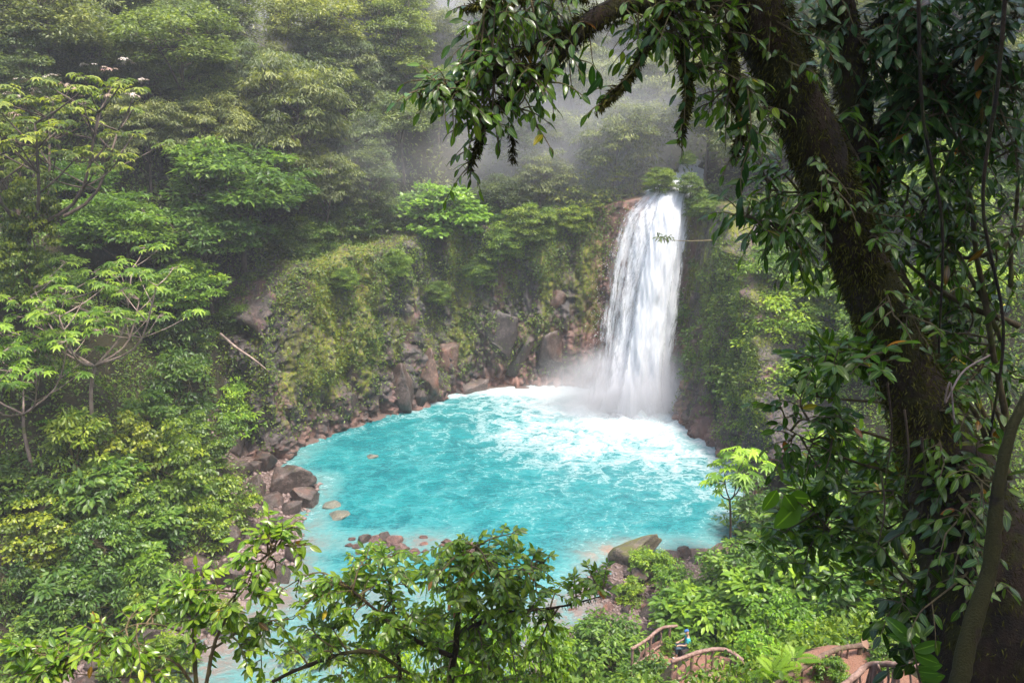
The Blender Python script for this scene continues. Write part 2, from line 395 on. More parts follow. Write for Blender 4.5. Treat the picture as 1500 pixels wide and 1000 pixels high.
# path landings and the lower path
def disc(name, cx, cy_, r, z, seed, sy=1.0):
    a = np.linspace(0, 2 * math.pi, 40, endpoint=False); Vs = [[cx, cy_, z]]; rings = 5
    for k in range(1, rings + 1):
        rr = r * k / rings * (1 + .10 * fbm(np.stack([np.cos(a) * 1.5, np.sin(a) * 1.5, a * 0 + seed], -1), seed))
        q = np.stack([cx + rr * np.cos(a), cy_ + sy * rr * np.sin(a), np.full(40, z - (.25 if k == rings else 0))], -1)
        q[:, 2] += .03 * fbm(q * 1.5, 3); Vs.append(q)
    V = np.vstack(Vs); e = np.arange(40); fs = [np.stack([e * 0, 1 + e, 1 + (e + 1) % 40], -1)]
    for k in range(rings - 1):
        b = 1 + 40 * k; fs.append(np.stack([b + e, b + 40 + e, b + 40 + (e + 1) % 40, b + (e + 1) % 40], -1))
    return link(name, mk_mesh(name, V, [fs[0], np.vstack(fs[1:])], None, M['path'], True), kind='structure')
for k, (fx, fy, r, fz) in enumerate(FLATS): disc('path', fx, fy, r * 1.12, fz + .05, k)

# ------------------------------------------------------------------ the cliff round the pool
cpx = [(285, 650), (340, 668), (405, 672), (440, 652), (500, 633), (560, 613), (610, 595), (650, 578), (720, 568), (800, 566), (860, 563), (935, 568), (985, 596), (1020, 630), (1058, 655), (1088, 690), (1105, 735)]
cb = crom([onz(x, y, 0)[:2] for x, y in cpx], 900)
seg = np.r_[0, np.cumsum(np.linalg.norm(np.diff(cb, axis=0), axis=1))]
NU, NVc = 560, 170
uu = np.linspace(0, seg[-1], NU); cbx = np.stack([np.interp(uu, seg, cb[:, i]) for i in (0, 1)], -1)
tg = np.gradient(cbx, axis=0); nr = norm(np.stack([-tg[:, 1], tg[:, 0]], -1))
kern = np.hanning(41); kern /= kern.sum()
nr = norm(np.stack([np.convolve(np.pad(nr[:, i], 20, 'edge'), kern, 'valid') for i in (0, 1)], -1))
ph = np.degrees(np.arctan2(cbx[:, 1] - 46, cbx[:, 0] - 2)); ph = np.where(ph < -90, ph + 360, ph)
hcu = np.interp(ph, PHI, PHC) * 1.03 + .9 * fbm(np.stack([uu * .2, uu * 0, uu * 0], -1), 3, 3)
fallw = np.exp(-((cbx[:, 0] - FALLX) / 3.4) ** 2) * (cbx[:, 1] > 58)
hcu = hcu * (1 - fallw) + 16.3 * fallw
v = np.linspace(0, 1, NVc)
Z = -1.2 + (hcu[:, None] + 1.2) * np.minimum(v / .9, 1)[None]
OFF = .15 * np.maximum(Z, 0) + 6.0 * np.maximum(0, (v - .9) / .1)[None]
Z = Z + .6 * np.maximum(0, (v - .9) / .1)[None] * (1 - fallw[:, None])
P = np.stack([cbx[:, None, 0] + nr[:, None, 0] * OFF, cbx[:, None, 1] + nr[:, None, 1] * OFF, Z], -1)
q = P * [1, 1, .75]
f1, f2, cid = worley(q * [.36, .36, .20], 11); g1, g2, gid = worley(q * [.95, .95, .5] + .15 * fbm(q * 1.5, 2, 2)[..., None], 21)
upk = sstep(3, 7, Z)
disp = (.9 - .3 * upk) * (cid - .45) + (.8 - .4 * upk) * np.clip((f2 - f1) * 2.2, 0, .5) + .55 * (gid - .5) + .45 * np.clip((g2 - g1) * 2.5, 0, .5)
h1, h2, hid = worley(P * [1.9, 1.9, .7] + .3 * fbm(P * 1.2, 6, 2)[..., None], 31); disp += .26 * (hid - .5) + .30 * np.clip((h2 - h1) * 2.5, 0, .5) + upk * .5 * fbm(P * [1.6, 1.6, .25], 71, 4)
disp += .7 * fbm(P * [.5, .5, .16], 4, 3) + .20 * fbm(P * 2.6, 8, 4)
low = np.exp(-np.maximum(Z, 0) / 3.0)
disp = disp * (1 - .8 * fallw[:, None] * (1 - .4 * low)) - .35
disp *= np.where(v > .9, np.maximum(0, 1 - (v - .9) / .1), 1)[None]
hole = at(516, 535, 60); hd = np.exp(-(((P - hole) / [1.3, 4, .9]) ** 2).sum(-1)); disp -= 1.6 * hd
P[..., 0] -= nr[:, None, 0] * disp; P[..., 1] -= nr[:, None, 1] * disp
ix = np.arange(NU * NVc).reshape(NU, NVc)
F = np.stack([ix[:-1, :-1], ix[1:, :-1], ix[1:, 1:], ix[:-1, 1:]], -1).reshape(-1, 4)
ppx, ppy, _ = project(P)
pink = np.clip(1.0 * sstep(4.6, 2.6, np.abs(P[..., 0] - FALLX + .9 - (16 - Z) * -.06)) * (P[..., 1] > 57) + .6 * sstep(1.6, .2, Z) + .55 * sstep(690, 740, ppx) * sstep(6.5, 5, Z) * (P[..., 1] > 60), 0, 1)
mossy = sstep(2.5, 5, Z) * sstep(400, 470, ppx) * (1 - sstep(690, 760, ppx) * sstep(8.5, 6.5, Z)) * (1 - .9 * pink) * .45 + .35 * sstep(820, 850, ppx) * sstep(3, 6, Z) + .1
rib = np.exp(-((ppx - 480) / 26) ** 2) + .8 * np.exp(-((ppx - 535) / 22) ** 2) + .8 * np.exp(-((ppx - 420) / 14) ** 2) + .9 * np.exp(-((ppx - 675) / 16) ** 2) + np.exp(-((ppx - 800) / 16) ** 2) + 1.1 * np.exp(-((ppx - 862) / 14) ** 2)
mossy = mossy * .52 + .62 * rib * sstep(1.2, 3.2, Z) * (ppx < 885) * (1 - .8 * pink)
link('cliff', mk_mesh('cliff', P.reshape(-1, 3), F, {'pink': pink.ravel(), 'mossy': mossy.ravel()}, M['cliff'], True), kind='structure')
CLP, CLN, CLV, CLPX, CLPY, CLZ, CLF = P, nr, v, ppx, ppy, Z, fallw
def cliffhit(px, py):           # nearest cliff point to a pixel
    i = np.argmin((CLPX - px) ** 2 + (CLPY - py) ** 2); a, b = divmod(i, NVc); return CLP[a, b]

# ------------------------------------------------------------------ pool and river
x0, y0 = POLY.min(0) - 2; x1, y1 = POLY.max(0) + 2
x0 = -30
gx = np.arange(x0, x1, .17); gy = np.arange(y0, y1, .17); GX, GY = np.meshgrid(gx, gy); GS = sdf(GX, GY)
base0 = at(930, 606, 60.2)
bd = np.hypot((GX - base0[0]) / 1.0, (GY - base0[1]) / 1.0)
p3 = np.stack([GX, GY, GX * 0], -1)
wz = .05 * fbm(p3 * [.9, 1.3, 1], 3, 4) + .05 * fbm(p3 * 2.5, 6, 2) * sstep(16, 4, bd)
wz += sstep(6.5, .5, bd) * (.30 + .5 * np.maximum(fbm(p3 * .9, 14, 4), -.4)) + sstep(14, 3, bd) * .12 * fbm(p3 * 1.1, 24, 3)
gpx, gpy, _ = project(np.stack([GX, GY, wz], -1))
ang = np.arctan2(GY - base0[1], GX - base0[0])
bdw = bd * (1 + .16 * fbm(p3 * .25, 31, 3))
foam = 1.0 * sstep(6.2, 2.0, bdw) + .56 * sstep(17.5, 4, bdw) + .22 * sstep(28, 12, bdw)
back = sstep(3.2, .6, -GS) * sstep(58, 62, GY) * sstep(14, 7, bd + 3)      # churned edge along the foot of the cliff
foam = foam + .8 * sstep(2.8, .4, -GS) * (GY > 57) * sstep(20, 10, bd) + .18 * sstep(1.4, .3, -GS) * (GY > 42)
shal = sstep(2.6, .2, -GS) * .75 * sstep(57, 50, GY) + sstep(37.5, 33.5, GY + .12 * GX) * .8
rr = onz(600, 795, 0); shal += 1.0 * np.exp(-(((GX - rr[0]) / 4.6) ** 2 + ((GY - rr[1]) / 1.7) ** 2))
rr2 = onz(905, 812, 0); orange = np.exp(-(((GX - rr2[0] + .1) / 2.0) ** 2 + ((GY - rr2[1] - .35) / 1.3) ** 2))
keep = GS < 2.2
ids = -np.ones(GX.shape, int); ids[keep] = np.arange(keep.sum())
qd = np.stack([ids[:-1, :-1], ids[:-1, 1:], ids[1:, 1:], ids[1:, :-1]], -1).reshape(-1, 4); qd = qd[(qd >= 0).all(1)]
m = NT('turquoise_water'); p = m.geo()
warp = m.noise(.5, p, 4, .6, out=1); wv = m.n('VectorMath', {0: warp, 1: (.5, .5, .5)}, operation='SUBTRACT').outputs[0]
def warped(a, sc=(1, 1, 1)): return m.n('VectorMath', {0: m.mapping(p, sc), 1: m.n('VectorMath', {0: wv, 3: a}, operation='SCALE').outputs[0]}, operation='ADD').outputs[0]
def ridge(scale, a, det, sc=(1, 1, 1)):
    n = m.noise(scale, warped(a, sc), det, .62); return m.math('SUBTRACT', 1.0, m.math('MULTIPLY', m.math('ABSOLUTE', m.math('SUBTRACT', n, .5)), 7.0), clamp=True)
r1 = ridge(.42, 2.6, 5); r2 = ridge(1.5, 1.2, 5, (.8, 1.3, 1)); big = m.noise(.22, warped(3.0), 4, .6); fine = m.noise(5.5, warped(1.0, (.7, 1.5, 1)), 4, .7)
fa = m.attr('foam')
web = m.math('ADD', m.math('MULTIPLY', m.math('MULTIPLY', r1, r1), .62), m.math('MULTIPLY', r2, .40))
web = m.math('MULTIPLY', web, m.rng(fine, .25, .65, .62, 1.15))
web = m.math('MULTIPLY', web, m.rng(fa, .0, .6, .70, 1.0, False))
lv = m.math('ADD', m.math('MULTIPLY', fa, 1.15), m.math('MULTIPLY', m.math('SUBTRACT', big, .5), .8))
fo = m.math('ADD', web, m.math('SUBTRACT', lv, .72))
fmask = m.rng(fo, -.12, 1.08)
fleck = m.math('MULTIPLY', m.rng(m.noise(2.6, warped(1.4, (.6, 1.9, 1)), 5, .7), .56, .80), .20)  # pale flecks mixed into the foam mask
fmask = m.math('MAXIMUM', fmask, m.math('MULTIPLY', fleck, m.rng(big, .3, .7, .45, 1.0)))
blue = m.mix(m.rng(big, .3, .7), (.0015, .062, .080), (.004, .130, .143))
blue = m.mix(m.math('MULTIPLY', m.rng(fine, .3, .7), .5), blue, (.008, .165, .172))
sh = m.attr('shal')
blue = m.mix(m.rng(m.math('ADD', sh, m.math('ADD', m.math('MULTIPLY', m.math('SUBTRACT', big, .5), 1.0), m.math('MULTIPLY', m.math('SUBTRACT', fine, .5), .7))), .05, .75, 0, .82), blue, (.10, .20, .195))
blue = m.mix(m.rng(m.math('ADD', sh, m.math('ADD', m.math('MULTIPLY', m.math('SUBTRACT', fine, .5), .9), m.math('MULTIPLY', m.math('SUBTRACT', big, .5), .6))), .5, 1.2, 0, .9), blue, (.15, .105, .09))
blue = m.mix(m.math('MULTIPLY', m.attr('orange'), .8), blue, (.26, .12, .07))
blue = m.mix(m.math('MULTIPLY', m.rng(m.math('ADD', web, m.math('MULTIPLY', lv, .6)), .1, .8), .55), blue, (.035, .22, .225))
colr = m.mix(fmask, blue, m.mix(m.rng(fine, .25, .65), (.22, .35, .37), (.43, .47, .48)))
hgt = m.math('ADD', m.math('MULTIPLY', fmask, .5), m.math('ADD', m.math('MULTIPLY', fine, .5), m.math('MULTIPLY', m.noise(1.6, warped(1.0, (.7, 1.6, 1)), 4, .6), .8)))
M['water'] = m.done(m.bsdf(colr, m.rng(fmask, 0, .6, .14, .7), .32, hgt, .9, .14))
Vw = np.stack([GX, GY, wz], -1)[keep]
link('pool_water', mk_mesh('pool_water', Vw, qd, {'foam': foam[keep], 'shal': np.clip(shal, 0, 1.3)[keep], 'orange': orange[keep]}, M['water'], True), kind='structure')

# ------------------------------------------------------------------ waterfall
def water_white(name, dens, edge, seed):
    m = NT(name); a = m.n('Attribute', attribute_name='fu').outputs['Fac']; b = m.n('Attribute', attribute_name='fv').outputs['Fac']; d = m.attr('dens')
    vec = m.n('CombineXYZ', {0: a, 1: b, 2: float(seed)}).outputs[0]
    w = m.noise(1.5, vec, 3, .6, out=1); ws = m.n('VectorMath', {0: w, 3: .35}, operation='SCALE').outputs[0]
    vec = m.n('VectorMath', {0: vec, 1: ws}, operation='ADD').outputs[0]
    s1 = m.noise(2.6, m.mapping(vec, (1.6, .16, 1)), 7, .7); s2 = m.noise(9.0, m.mapping(vec, (1, .22, 1)), 6, .75); s3 = m.noise(1.1, m.mapping(vec, (1, .5, 1)), 3, .6)
    k = m.math('ADD', m.math('ADD', m.math('MULTIPLY', s1, .55), m.math('MULTIPLY', s2, .65)), m.math('MULTIPLY', s3, .4))
    al = m.rng(m.math('ADD', k, m.math('MULTIPLY', m.math('SUBTRACT', d, .5), 1.3)), .74 - dens, 1.02 - dens + edge)
    colr = m.mix(m.rng(k, .55, 1.0), (.46, .48, .52), (.72, .73, .75))
    bs = m.bsdf(colr, .6, .3, k, .7, .12); tr = m.n('BsdfTranslucent', {0: (.85, .87, .9, 1)}).outputs[0]
    s = m.n('MixShader', {0: .4, 1: bs, 2: tr}).outputs[0]
    return m.done(m.n('MixShader', {0: al, 1: m.n('BsdfTransparent').outputs[0], 2: s}).outputs[0])
M['fall_main'] = water_white('fall_water', .12, .10, 1); M['fall_core'] = water_white('fall_core_water', .22, .12, 5); M['fall_thin'] = water_white('fall_thin_water', -.02, .12, 9)
def curtain(name, rows, mat, nu, nvv, bulge, amp, seed, parent, dfun):
    R = crom(rows, nvv)                          # py, left px, right px, Y
    u = np.linspace(0, 1, nu); P = np.empty((nvv, nu, 3))
    for i, (py, l, r, Y) in enumerate(R):
        for j, a in enumerate(u):
            P[i, j] = at(l + (r - l) * a, py, Y)
    vv = np.linspace(0, 1, nvv)[:, None] + 0 * u
    q = P * [1.5, .5, .25]
    P[..., 1] += bulge * (1 - 4 * (u - .5) ** 2)[None] * -1 * np.minimum(1, vv * 4) - amp * fbm(q, seed, 4) - amp * .5 * fbm(P * [4, 1, .6], seed + 3, 3)
    ix = np.arange(nvv * nu).reshape(nvv, nu); F = np.stack([ix[:-1, :-1], ix[1:, :-1], ix[1:, 1:], ix[:-1, 1:]], -1).reshape(-1, 4)
    U = np.broadcast_to(u[None], (nvv, nu)); wid = ((R[:, 2] - R[:, 1]) / 20)[:, None]
    return link(name, mk_mesh(name, P.reshape(-1, 3) - np.array(FALLBASE), F, {'fu': (U * wid).ravel(), 'fv': (vv * 16).ravel(), 'dens': dfun(U, vv).ravel()}, mat, True), parent)
FALLBASE = (float(base0[0]), float(base0[1]), 0.0)
wf = root('waterfall', FALLBASE, 'tall white waterfall plunging over the cliff into the turquoise pool', 'waterfall')
edge = lambda U: np.minimum(1, np.minimum(U, 1 - U) * 6)
curtain('side_curtain', [(270, 962, 1026, 67.0), (280, 942, 1024, 65.6), (294, 924, 1018, 64.6), (330, 898, 1018, 63.9), (400, 880, 1012, 63.2), (480, 868, 1004, 62.4), (560, 858, 1004, 61.6), (640, 842, 1016, 60.6)], M['fall_thin'], 60, 140, .3, .12, 3, wf,
        lambda U, v: .32 + .36 * edge(U) * (1 - .1 * v) + .25 * sstep(.8, 1, v) + .25 * sstep(.3, .0, v))
curtain('main_curtain', [(268, 975, 1022, 67.4), (278, 955, 1016, 65.4), (292, 940, 1010, 64.2), (330, 920, 1012, 63.3), (400, 904, 1006, 62.5), (480, 892, 996, 61.7), (560, 876, 992, 60.7), (650, 852, 1006, 59.6)], M['fall_main'], 60, 140, .5, .16, 13, wf,
        lambda U, v: .10 + .48 * edge(U) + .12 * sstep(.2, .75, U) + .3 * sstep(.8, 1, v) + .3 * sstep(.25, .0, v))
curtain('core_curtain', [(264, 985, 1022, 66.2), (278, 968, 1012, 64.8), (294, 958, 1004, 63.8), (340, 946, 1000, 62.6), (420, 930, 988, 61.6), (500, 918, 978, 60.5), (570, 904, 974, 59.7), (660, 884, 986, 58.8)], M['fall_core'], 50, 140, .7, .2, 23, wf,
        lambda U, v: .0 + .68 * edge(U) + .3 * sstep(.8, 1, v) + .2 * sstep(.2, .0, v))
curtain('upper_cascade', [(196, 1032, 1052, 78), (214, 1026, 1050, 76), (236, 1000, 1044, 73.5), (262, 985, 1030, 69.5), (280, 948, 1018, 65.6)], M['fall_main'], 30, 60, .3, .35, 33, wf,
        lambda U, v: .62 + .2 * edge(U))
# splash where the water lands: a rough mound of white water, droplets and drifting spray
a = np.linspace(0, 2 * math.pi, 96, endpoint=False); rr = np.linspace(0.02, 1, 40)
A_, R_ = np.meshgrid(a, rr); q = np.stack([np.cos(A_) * R_ * 4.2, np.sin(A_) * R_ * 2.6, A_ * 0], -1)
hz = (1 - R_ ** 1.5) * .9 * (.75 + .8 * fbm(q * [.8, .8, 1], 41, 5)) - .15
sp = q + 0; sp[..., 2] = hz
sp += .25 * np.stack([fbm(q * 2 + k * 9, 51 + k, 3) for k in range(3)], -1) * [1, 1, .7]
ix = np.arange(96 * 40).reshape(40, 96); F = np.stack([ix[:-1], np.roll(ix[:-1], -1, 1), np.roll(ix[1:], -1, 1), ix[1:]], -1).reshape(-1, 4)
link('splash', mk_mesh('splash', sp.reshape(-1, 3) + [0.2, -.3, 0], F, {'fu': (q[..., 0] * 1.2).ravel(), 'fv': (q[..., 1] * 3).ravel(), 'dens': (1.15 - 1.0 * R_).ravel()}, M['fall_main'], True), wf)
rg = np.random.default_rng(5)
nd = 900; t = rg.random(nd); side = rg.random(nd)
ypx = 300 + 330 * t ** .7; l = np.interp(ypx, [290, 400, 560, 630], [925, 880, 862, 840]); r = np.interp(ypx, [290, 400, 560, 630], [1014, 1000, 990, 1010])
xpx = np.where(side < .5, l + rg.normal(3, 6, nd), np.where(side < .7, r + rg.normal(0, 7, nd), l + (r - l) * rg.random(nd)))
P = np.array([at(a_, b_, c_) for a_, b_, c_ in zip(xpx, ypx, 61.2 + 2.6 * (1 - t) + rg.normal(0, .5, nd) - .4)])
nb = 2600; a2 = rg.random(nb) * 2 * math.pi; r2_ = rg.random(nb) ** .6 * 5.5
P = np.vstack([P, np.stack([base0[0] + np.cos(a2) * r2_, base0[1] + np.sin(a2) * r2_ * .8, .3 + rg.random(nb) ** 2 * 2.6 * (1 - r2_ / 6)], -1)])
n = len(P); S = rg.uniform(.008, .026, n); tet = np.array([(1, 1, 1), (1, -1, -1), (-1, 1, -1), (-1, -1, 1)]) * [.7, .7, 1.1]
V = (P[:, None] + S[:, None, None] * tet).reshape(-1, 3) - np.array(FALLBASE); o4 = np.arange(n)[:, None, None] * 4
F = (np.array([(0, 1, 2), (0, 3, 1), (0, 2, 3), (1, 3, 2)])[None] + o4).reshape(-1, 3)
m = NT('spray_drops'); M['drops'] = m.done(m.n('MixShader', {0: .5, 1: m.bsdf((.9, .9, .92), .5), 2: m.n('BsdfTranslucent', {0: (.9, .9, .92, 1)}).outputs[0]}).outputs[0])
link('droplets', mk_mesh('droplets', V, F, None, M['drops']), wf, kind='stuff')
def mist(name, loc, size, dens, noise_s, col=(.93, .93, .97)):
    bm = bmesh.new(); bmesh.ops.create_icosphere(bm, subdivisions=3, radius=1.0); me = bpy.data.meshes.new(name); bm.to_mesh(me); bm.free()
    m = NT(name); o = m.obj(); ln = m.n('VectorMath', {0: o}, operation='LENGTH').outputs['Value']
    g = m.rng(ln, .0, .97, 1.0, 0.0); nz = m.rng(m.noise(noise_s, o, 3, .55), .32, .7, .15, 1.4)
    dn = m.math('MULTIPLY', m.math('MULTIPLY', g, nz), dens)
    me.materials.append(m.done(m.n('VolumePrincipled', {'Color': (*col, 1), 'Density': dn, 'Anisotropy': .2}).outputs[0], True))
    o = link(name, me, kind='stuff', loc=loc); o.scale = size; return o
mist('spray_mist', base0 + np.array([-1.6, .4, 1.0]), (9.0, 4.2, 5.5), 1.0, 1.5)
mist('spray_mist', base0 + np.array([1.5, -.8, 1.0]), (5.5, 3.2, 6.0), .55, 1.3)
c = at(700, 60, 92); mist('drifting_mist', c, (42, 17, 19), .42, 1.3)
c = at(870, 210, 74); mist('drifting_mist', c, (22, 8, 11), .16, 1.4)
c = at(150, 130, 80); mist('drifting_mist', c, (26, 11, 13), .22, 1.4)
c = at(380, 60, 90); mist('drifting_mist', c, (26, 12, 14), .28, 1.5)
c = at(470, 260, 66); mist('drifting_mist', c, (14, 6, 6), .05, 1.5)

# ------------------------------------------------------------------ boulders
def rock_mesh(seed, cuts=9, ang=.75, n=.05, sub=4):
    bm = bmesh.new(); bmesh.ops.create_icosphere(bm, subdivisions=sub, radius=1.0); me = bpy.data.meshes.new('boulder'); bm.to_mesh(me); bm.free()
    p = np.empty(len(me.vertices) * 3, np.float32); me.vertices.foreach_get('co', p); p = p.reshape(-1, 3).astype(float)
    r = np.random.default_rng(seed)
    for k in range(cuts):
        nn = norm(r.normal(size=3) * [1, 1, 1.1]); d = r.uniform(ang - .30, ang + .02)
        p -= nn * np.maximum(0, p @ nn - d)[:, None] * .97
    p *= (1 + n * fbm(p * 1.7 + seed, seed, 4))[:, None]; p -= [0, 0, (p[:, 2].min() + p[:, 2].max()) / 2]
    p += .022 * np.stack([fbm(p * 5 + k * 7, seed + k, 4) for k in range(3)], -1)
    w1, w2, _ = worley(p * 1.3 + .2 * fbm(p * 2, 3, 2)[:, None], seed); p *= (1 - .07 * np.exp(-((w2 - w1) / .07) ** 2))[:, None]
    p /= np.abs(p).max(0)
    me.vertices.foreach_set('co', p.astype(np.float32).ravel()); me.polygons.foreach_set('use_smooth', np.ones(len(me.polygons), bool)); me.update()
    return me
RM = {}
def rock(seed, mat, small=False):
    k = (seed % 9, mat, small)
    if k not in RM:
        me = rock_mesh(100 + seed % 9, 11 + seed % 5, .74, .05, 3 if small else 4); me.materials.append(M[mat]); RM[k] = me
    return RM[k]
rr_ = random.Random(3)
def boulder(px, py, w, h, label, mat='rock', group=None, name='boulder', z=None, pos=None, depthk=.8, tint=None, rz=None, sink=.15, lean=0, seed=None):
    g = np.array(pos) if pos is not None else (onz(px, py + h * .25, z) if z is not None else ground(px, py + h * .25, 0, 24))
    dep = project(g)[2]; ww = w * dep / FPX / 2; hh = h * dep / FPX / 2 * 1.12
    o = link(name, rock(seed if seed is not None else rr_.randrange(9), mat, w < 22))
    o.scale = (ww, max(ww, hh) * depthk, hh)
    o.location = (g[0], g[1], g[2] + hh * (.55 - sink) if pos is None else g[2]); o.rotation_euler = (rr_.uniform(-.12, .12), lean, rz if rz is not None else rr_.uniform(-.5, .5))
    t = tint or rr_.uniform(.8, 1.15); o.color = (t, t, t, 1) if not isinstance(t, tuple) else (*t, 1)
    return thing(o, label, 'rock', group)
for b in [
    (422, 703, 80, 52, 'largest dark angular boulder at the left edge of the pool'),
    (388, 678, 44, 36, 'upright boulder with a dark flat face behind the largest pool-side boulder'),
    (352, 690, 46, 34, 'purplish boulder beside the greenery, outermost behind the largest pool-side boulder'),
    (375, 686, 26, 24, 'small mossy brown boulder wedged beside the upright boulder'),
    (378, 711, 40, 36, 'smooth grey-purple boulder touching the left side of the largest pool-side boulder'),
    (402, 731, 42, 24, 'rounded oblong boulder just below the largest pool-side boulder'),
    (447, 727, 52, 34, 'wet brown slab leaning into the water under the largest pool-side boulder'),
    (430, 744, 34, 22, 'dark-ended low boulder at the waterline below the wet brown slab'),
    (392, 747, 30, 18, 'low green mossy stone below the rounded oblong boulder'),
    (408, 768, 58, 30, 'broad flat purple boulder on the left shore beside the dead twigs'),
    (393, 787, 40, 24, 'grey boulder half under the leafy twig on the left shore'),
    (337, 792, 52, 46, 'pointed brown boulder at the foot of the green left bank'),
    (290, 826, 62, 40, 'wide pitted boulder under the bank vines, furthest from the pool'),
    (335, 842, 48, 54, 'tall tapering red-brown boulder between the bank and the river'),
    (415, 838, 40, 34, 'red-brown block standing in the pale shallows'),
    (432, 808, 34, 34, 'grey-purple boulder at the mouth of the pale outflow'),
    (425, 664, 30, 18, 'small grey stone at the foot of the cliff by the pool corner'),
    (345, 650, 40, 34, 'purple rock leaning on the slope above the left boulders'),
    (372, 652, 30, 30, 'narrow leaning rock next to a wet blue-grey streak at the cliff foot'),
    (180, 908, 60, 34, 'purplish boulder under the bank at the river bend'),
    (120, 912, 34, 26, 'brown rounded rock in the shade below the bank ferns'),
    (215, 930, 50, 28, 'mauve flat boulder behind the yellowish foreground twigs'),
    (85, 975, 80, 40, 'dark overhanging mossy rock in the bottom corner under the leaves'),
    (140, 975, 36, 20, 'pale mauve stone in the hollow of the dark overhanging rock'),
    (135, 1000, 90, 30, 'brown slab at the very bottom below the dark overhanging rock')]:
    boulder(*b, depthk=.85)
boulder(922, 808, 112, 38, 'long mossy green-brown boulder at the right edge of the pool', 'rock_moss', rz=.25, lean=-.16, depthk=.5, seed=3)
for b in [(1002, 808, 30, 20, 'dark brown square-topped stone on the shore past the mossy boulder'), (1045, 815, 46, 26, 'brown rounded stone under the bushes at the right shore'),
          (985, 816, 34, 20, 'dull brown stone between the mossy boulder and the square-topped stone'), (1018, 820, 24, 14, 'low dark stone between the two brown shore stones'),
          (880, 853, 34, 24, 'round brown rock at the pool outlet beside the foreground leaves'), (965, 890, 60, 34, 'smooth brown slab among the bushes above the footpath'),
          (940, 845, 40, 24, 'flat brown rock below the long mossy boulder'), (905, 862, 30, 18, 'flat grey-brown rock below the long mossy boulder at the water edge')]:
    boulder(*b)
for b in [(545, 666, 26, 10, 'pale submerged rock out in the open turquoise water'), (495, 750, 44, 16, 'larger of two yellowish submerged rocks off the left shore'), (488, 736, 34, 11, 'smaller of two yellowish submerged rocks off the left shore')]:
    boulder(*b, mat='rock_pale', z=0.0, sink=.62, tint=.9)
for k in range(34):
    t = rr_.random(); px = 505 + 200 * t; py = 790 + rr_.uniform(-6, 20) + 10 * abs(t - .3)
    s = rr_.choice([10, 12, 14, 18, 24])
    boulder(px, py, s * 1.3, s * .8, 'reddish stone in the bar across the near edge of the pool', 'rock_pink', 'reddish stones of the bar at the near edge of the pool', 'stone', z=-.08, sink=.3, tint=rr_.uniform(.65, 1.1))
boulder(532, 788, 26, 18, 'lone purplish rock with foam at the left end of the reddish bar', z=0, sink=.3)
boulder(565, 785, 22, 18, 'dark maroon stone standing on the reddish bar', z=0, sink=.2)
for k in range(46):
    px = rr_.uniform(868, 975); py = rr_.uniform(826, 900); s = rr_.choice([7, 9, 9, 11, 13, 17])
    if rr_.random() < .3: px = rr_.uniform(800, 880); py = rr_.uniform(880, 940)
    boulder(px, py, s * 1.3, s * .9, 'mauve-grey pebble on the stony beach below the mossy boulder', rr_.choice(['rock_pink', 'rock', 'rock_pink']), 'pebbles of the stony beach', 'stone', sink=.25, tint=rr_.uniform(.7, 1.25))
# rocks bedded in the cliff foot
for px, py, w, h, lb in [(588, 568, 62, 66, 'tall brown rock with a green-grey fin at the cliff foot'), (628, 545, 40, 62, 'pale egg-shaped rock in the cliff foot beside the brown fin'),
                         (655, 527, 46, 44, 'pale cracked rock above the waterline in the middle of the cliff'), (612, 590, 40, 34, 'dark rock at the waterline below the egg-shaped rock'),
                         (524, 584, 44, 34, 'pale-topped rock low in the cliff under the small cave'), (522, 552, 42, 30, 'reddish-grey rock just under the small mossy cave'),
                         (735, 500, 70, 74, 'big smooth tan rock face left of the dark leaning slab'), (762, 522, 28, 62, 'dark leaning slab in the cliff near the waterfall'),
                         (812, 520, 60, 70, 'brown rock bulge in the cliff beside the waterfall mist'), (813, 440, 44, 30, 'pinkish square block set high in the cliff near the waterfall'),
                         (690, 575, 70, 34, 'low rusty rock at the back waterline'), (500, 600, 50, 40, 'dark wet rock at the pool corner below the moss')]:
    c = cliffhit(px, py); boulder(px, py, w, h, lb, 'rock', pos=c + np.array([0, .85 if 'big smooth' in lb else .45, 0]), depthk=.6, lean=.35 if 'leaning' in lb else 0, tint=.6 if 'dark' in lb else (1.5, 1.2, 1.0) if 'tan' in lb or 'pale' in lb or 'pink' in lb else 1.1)
# gravel of the beach: too many to count
P = []; rg = np.random.default_rng(8)
while len(P) < 2600:
    px, py = rg.uniform(800, 1060), rg.uniform(815, 960); g = onz(px, py, 0)
    if 0 < sdf(g[0], g[1]) < 6: P.append((g[0], g[1]))
k = 0
while k < 2600:
    px, py = rg.uniform(40, 500), rg.uniform(655, 1010); g = onz(px, py, 0)
    if -.4 < sdf(g[0], g[1]) < 4.5: P.append((g[0], g[1])); k += 1
P = np.array(P); z = H(P[:, 0], P[:, 1]); S = rg.uniform(.04, .14, len(P)) * np.where(P[:, 0] < -6, 1.8, 1); ico = np.array([(1, 0, 0), (-1, 0, 0), (0, 1, 0), (0, -1, 0), (0, 0, .7), (0, 0, -.7)])
V = np.stack([P[:, 0], P[:, 1], z], -1)[:, None] + S[:, None, None] * (ico[None] * rg.uniform(.7, 1.2, (len(P), 6, 1)))
F = np.array([(0, 2, 4), (2, 1, 4), (1, 3, 4), (3, 0, 4), (2, 0, 5), (1, 2, 5), (3, 1, 5), (0, 3, 5)])
F = (F[None] + 6 * np.arange(len(P))[:, None, None]).reshape(-1, 3)
m = NT('gravel')
M['gravel'] = m.done(m.bsdf(m.mix(m.noise(3, None, 4), (.05, .036, .03), (.24, .17, .155)), .6))
link('gravel', mk_mesh('gravel', V.reshape(-1, 3), F, None, M['gravel']), kind='stuff')

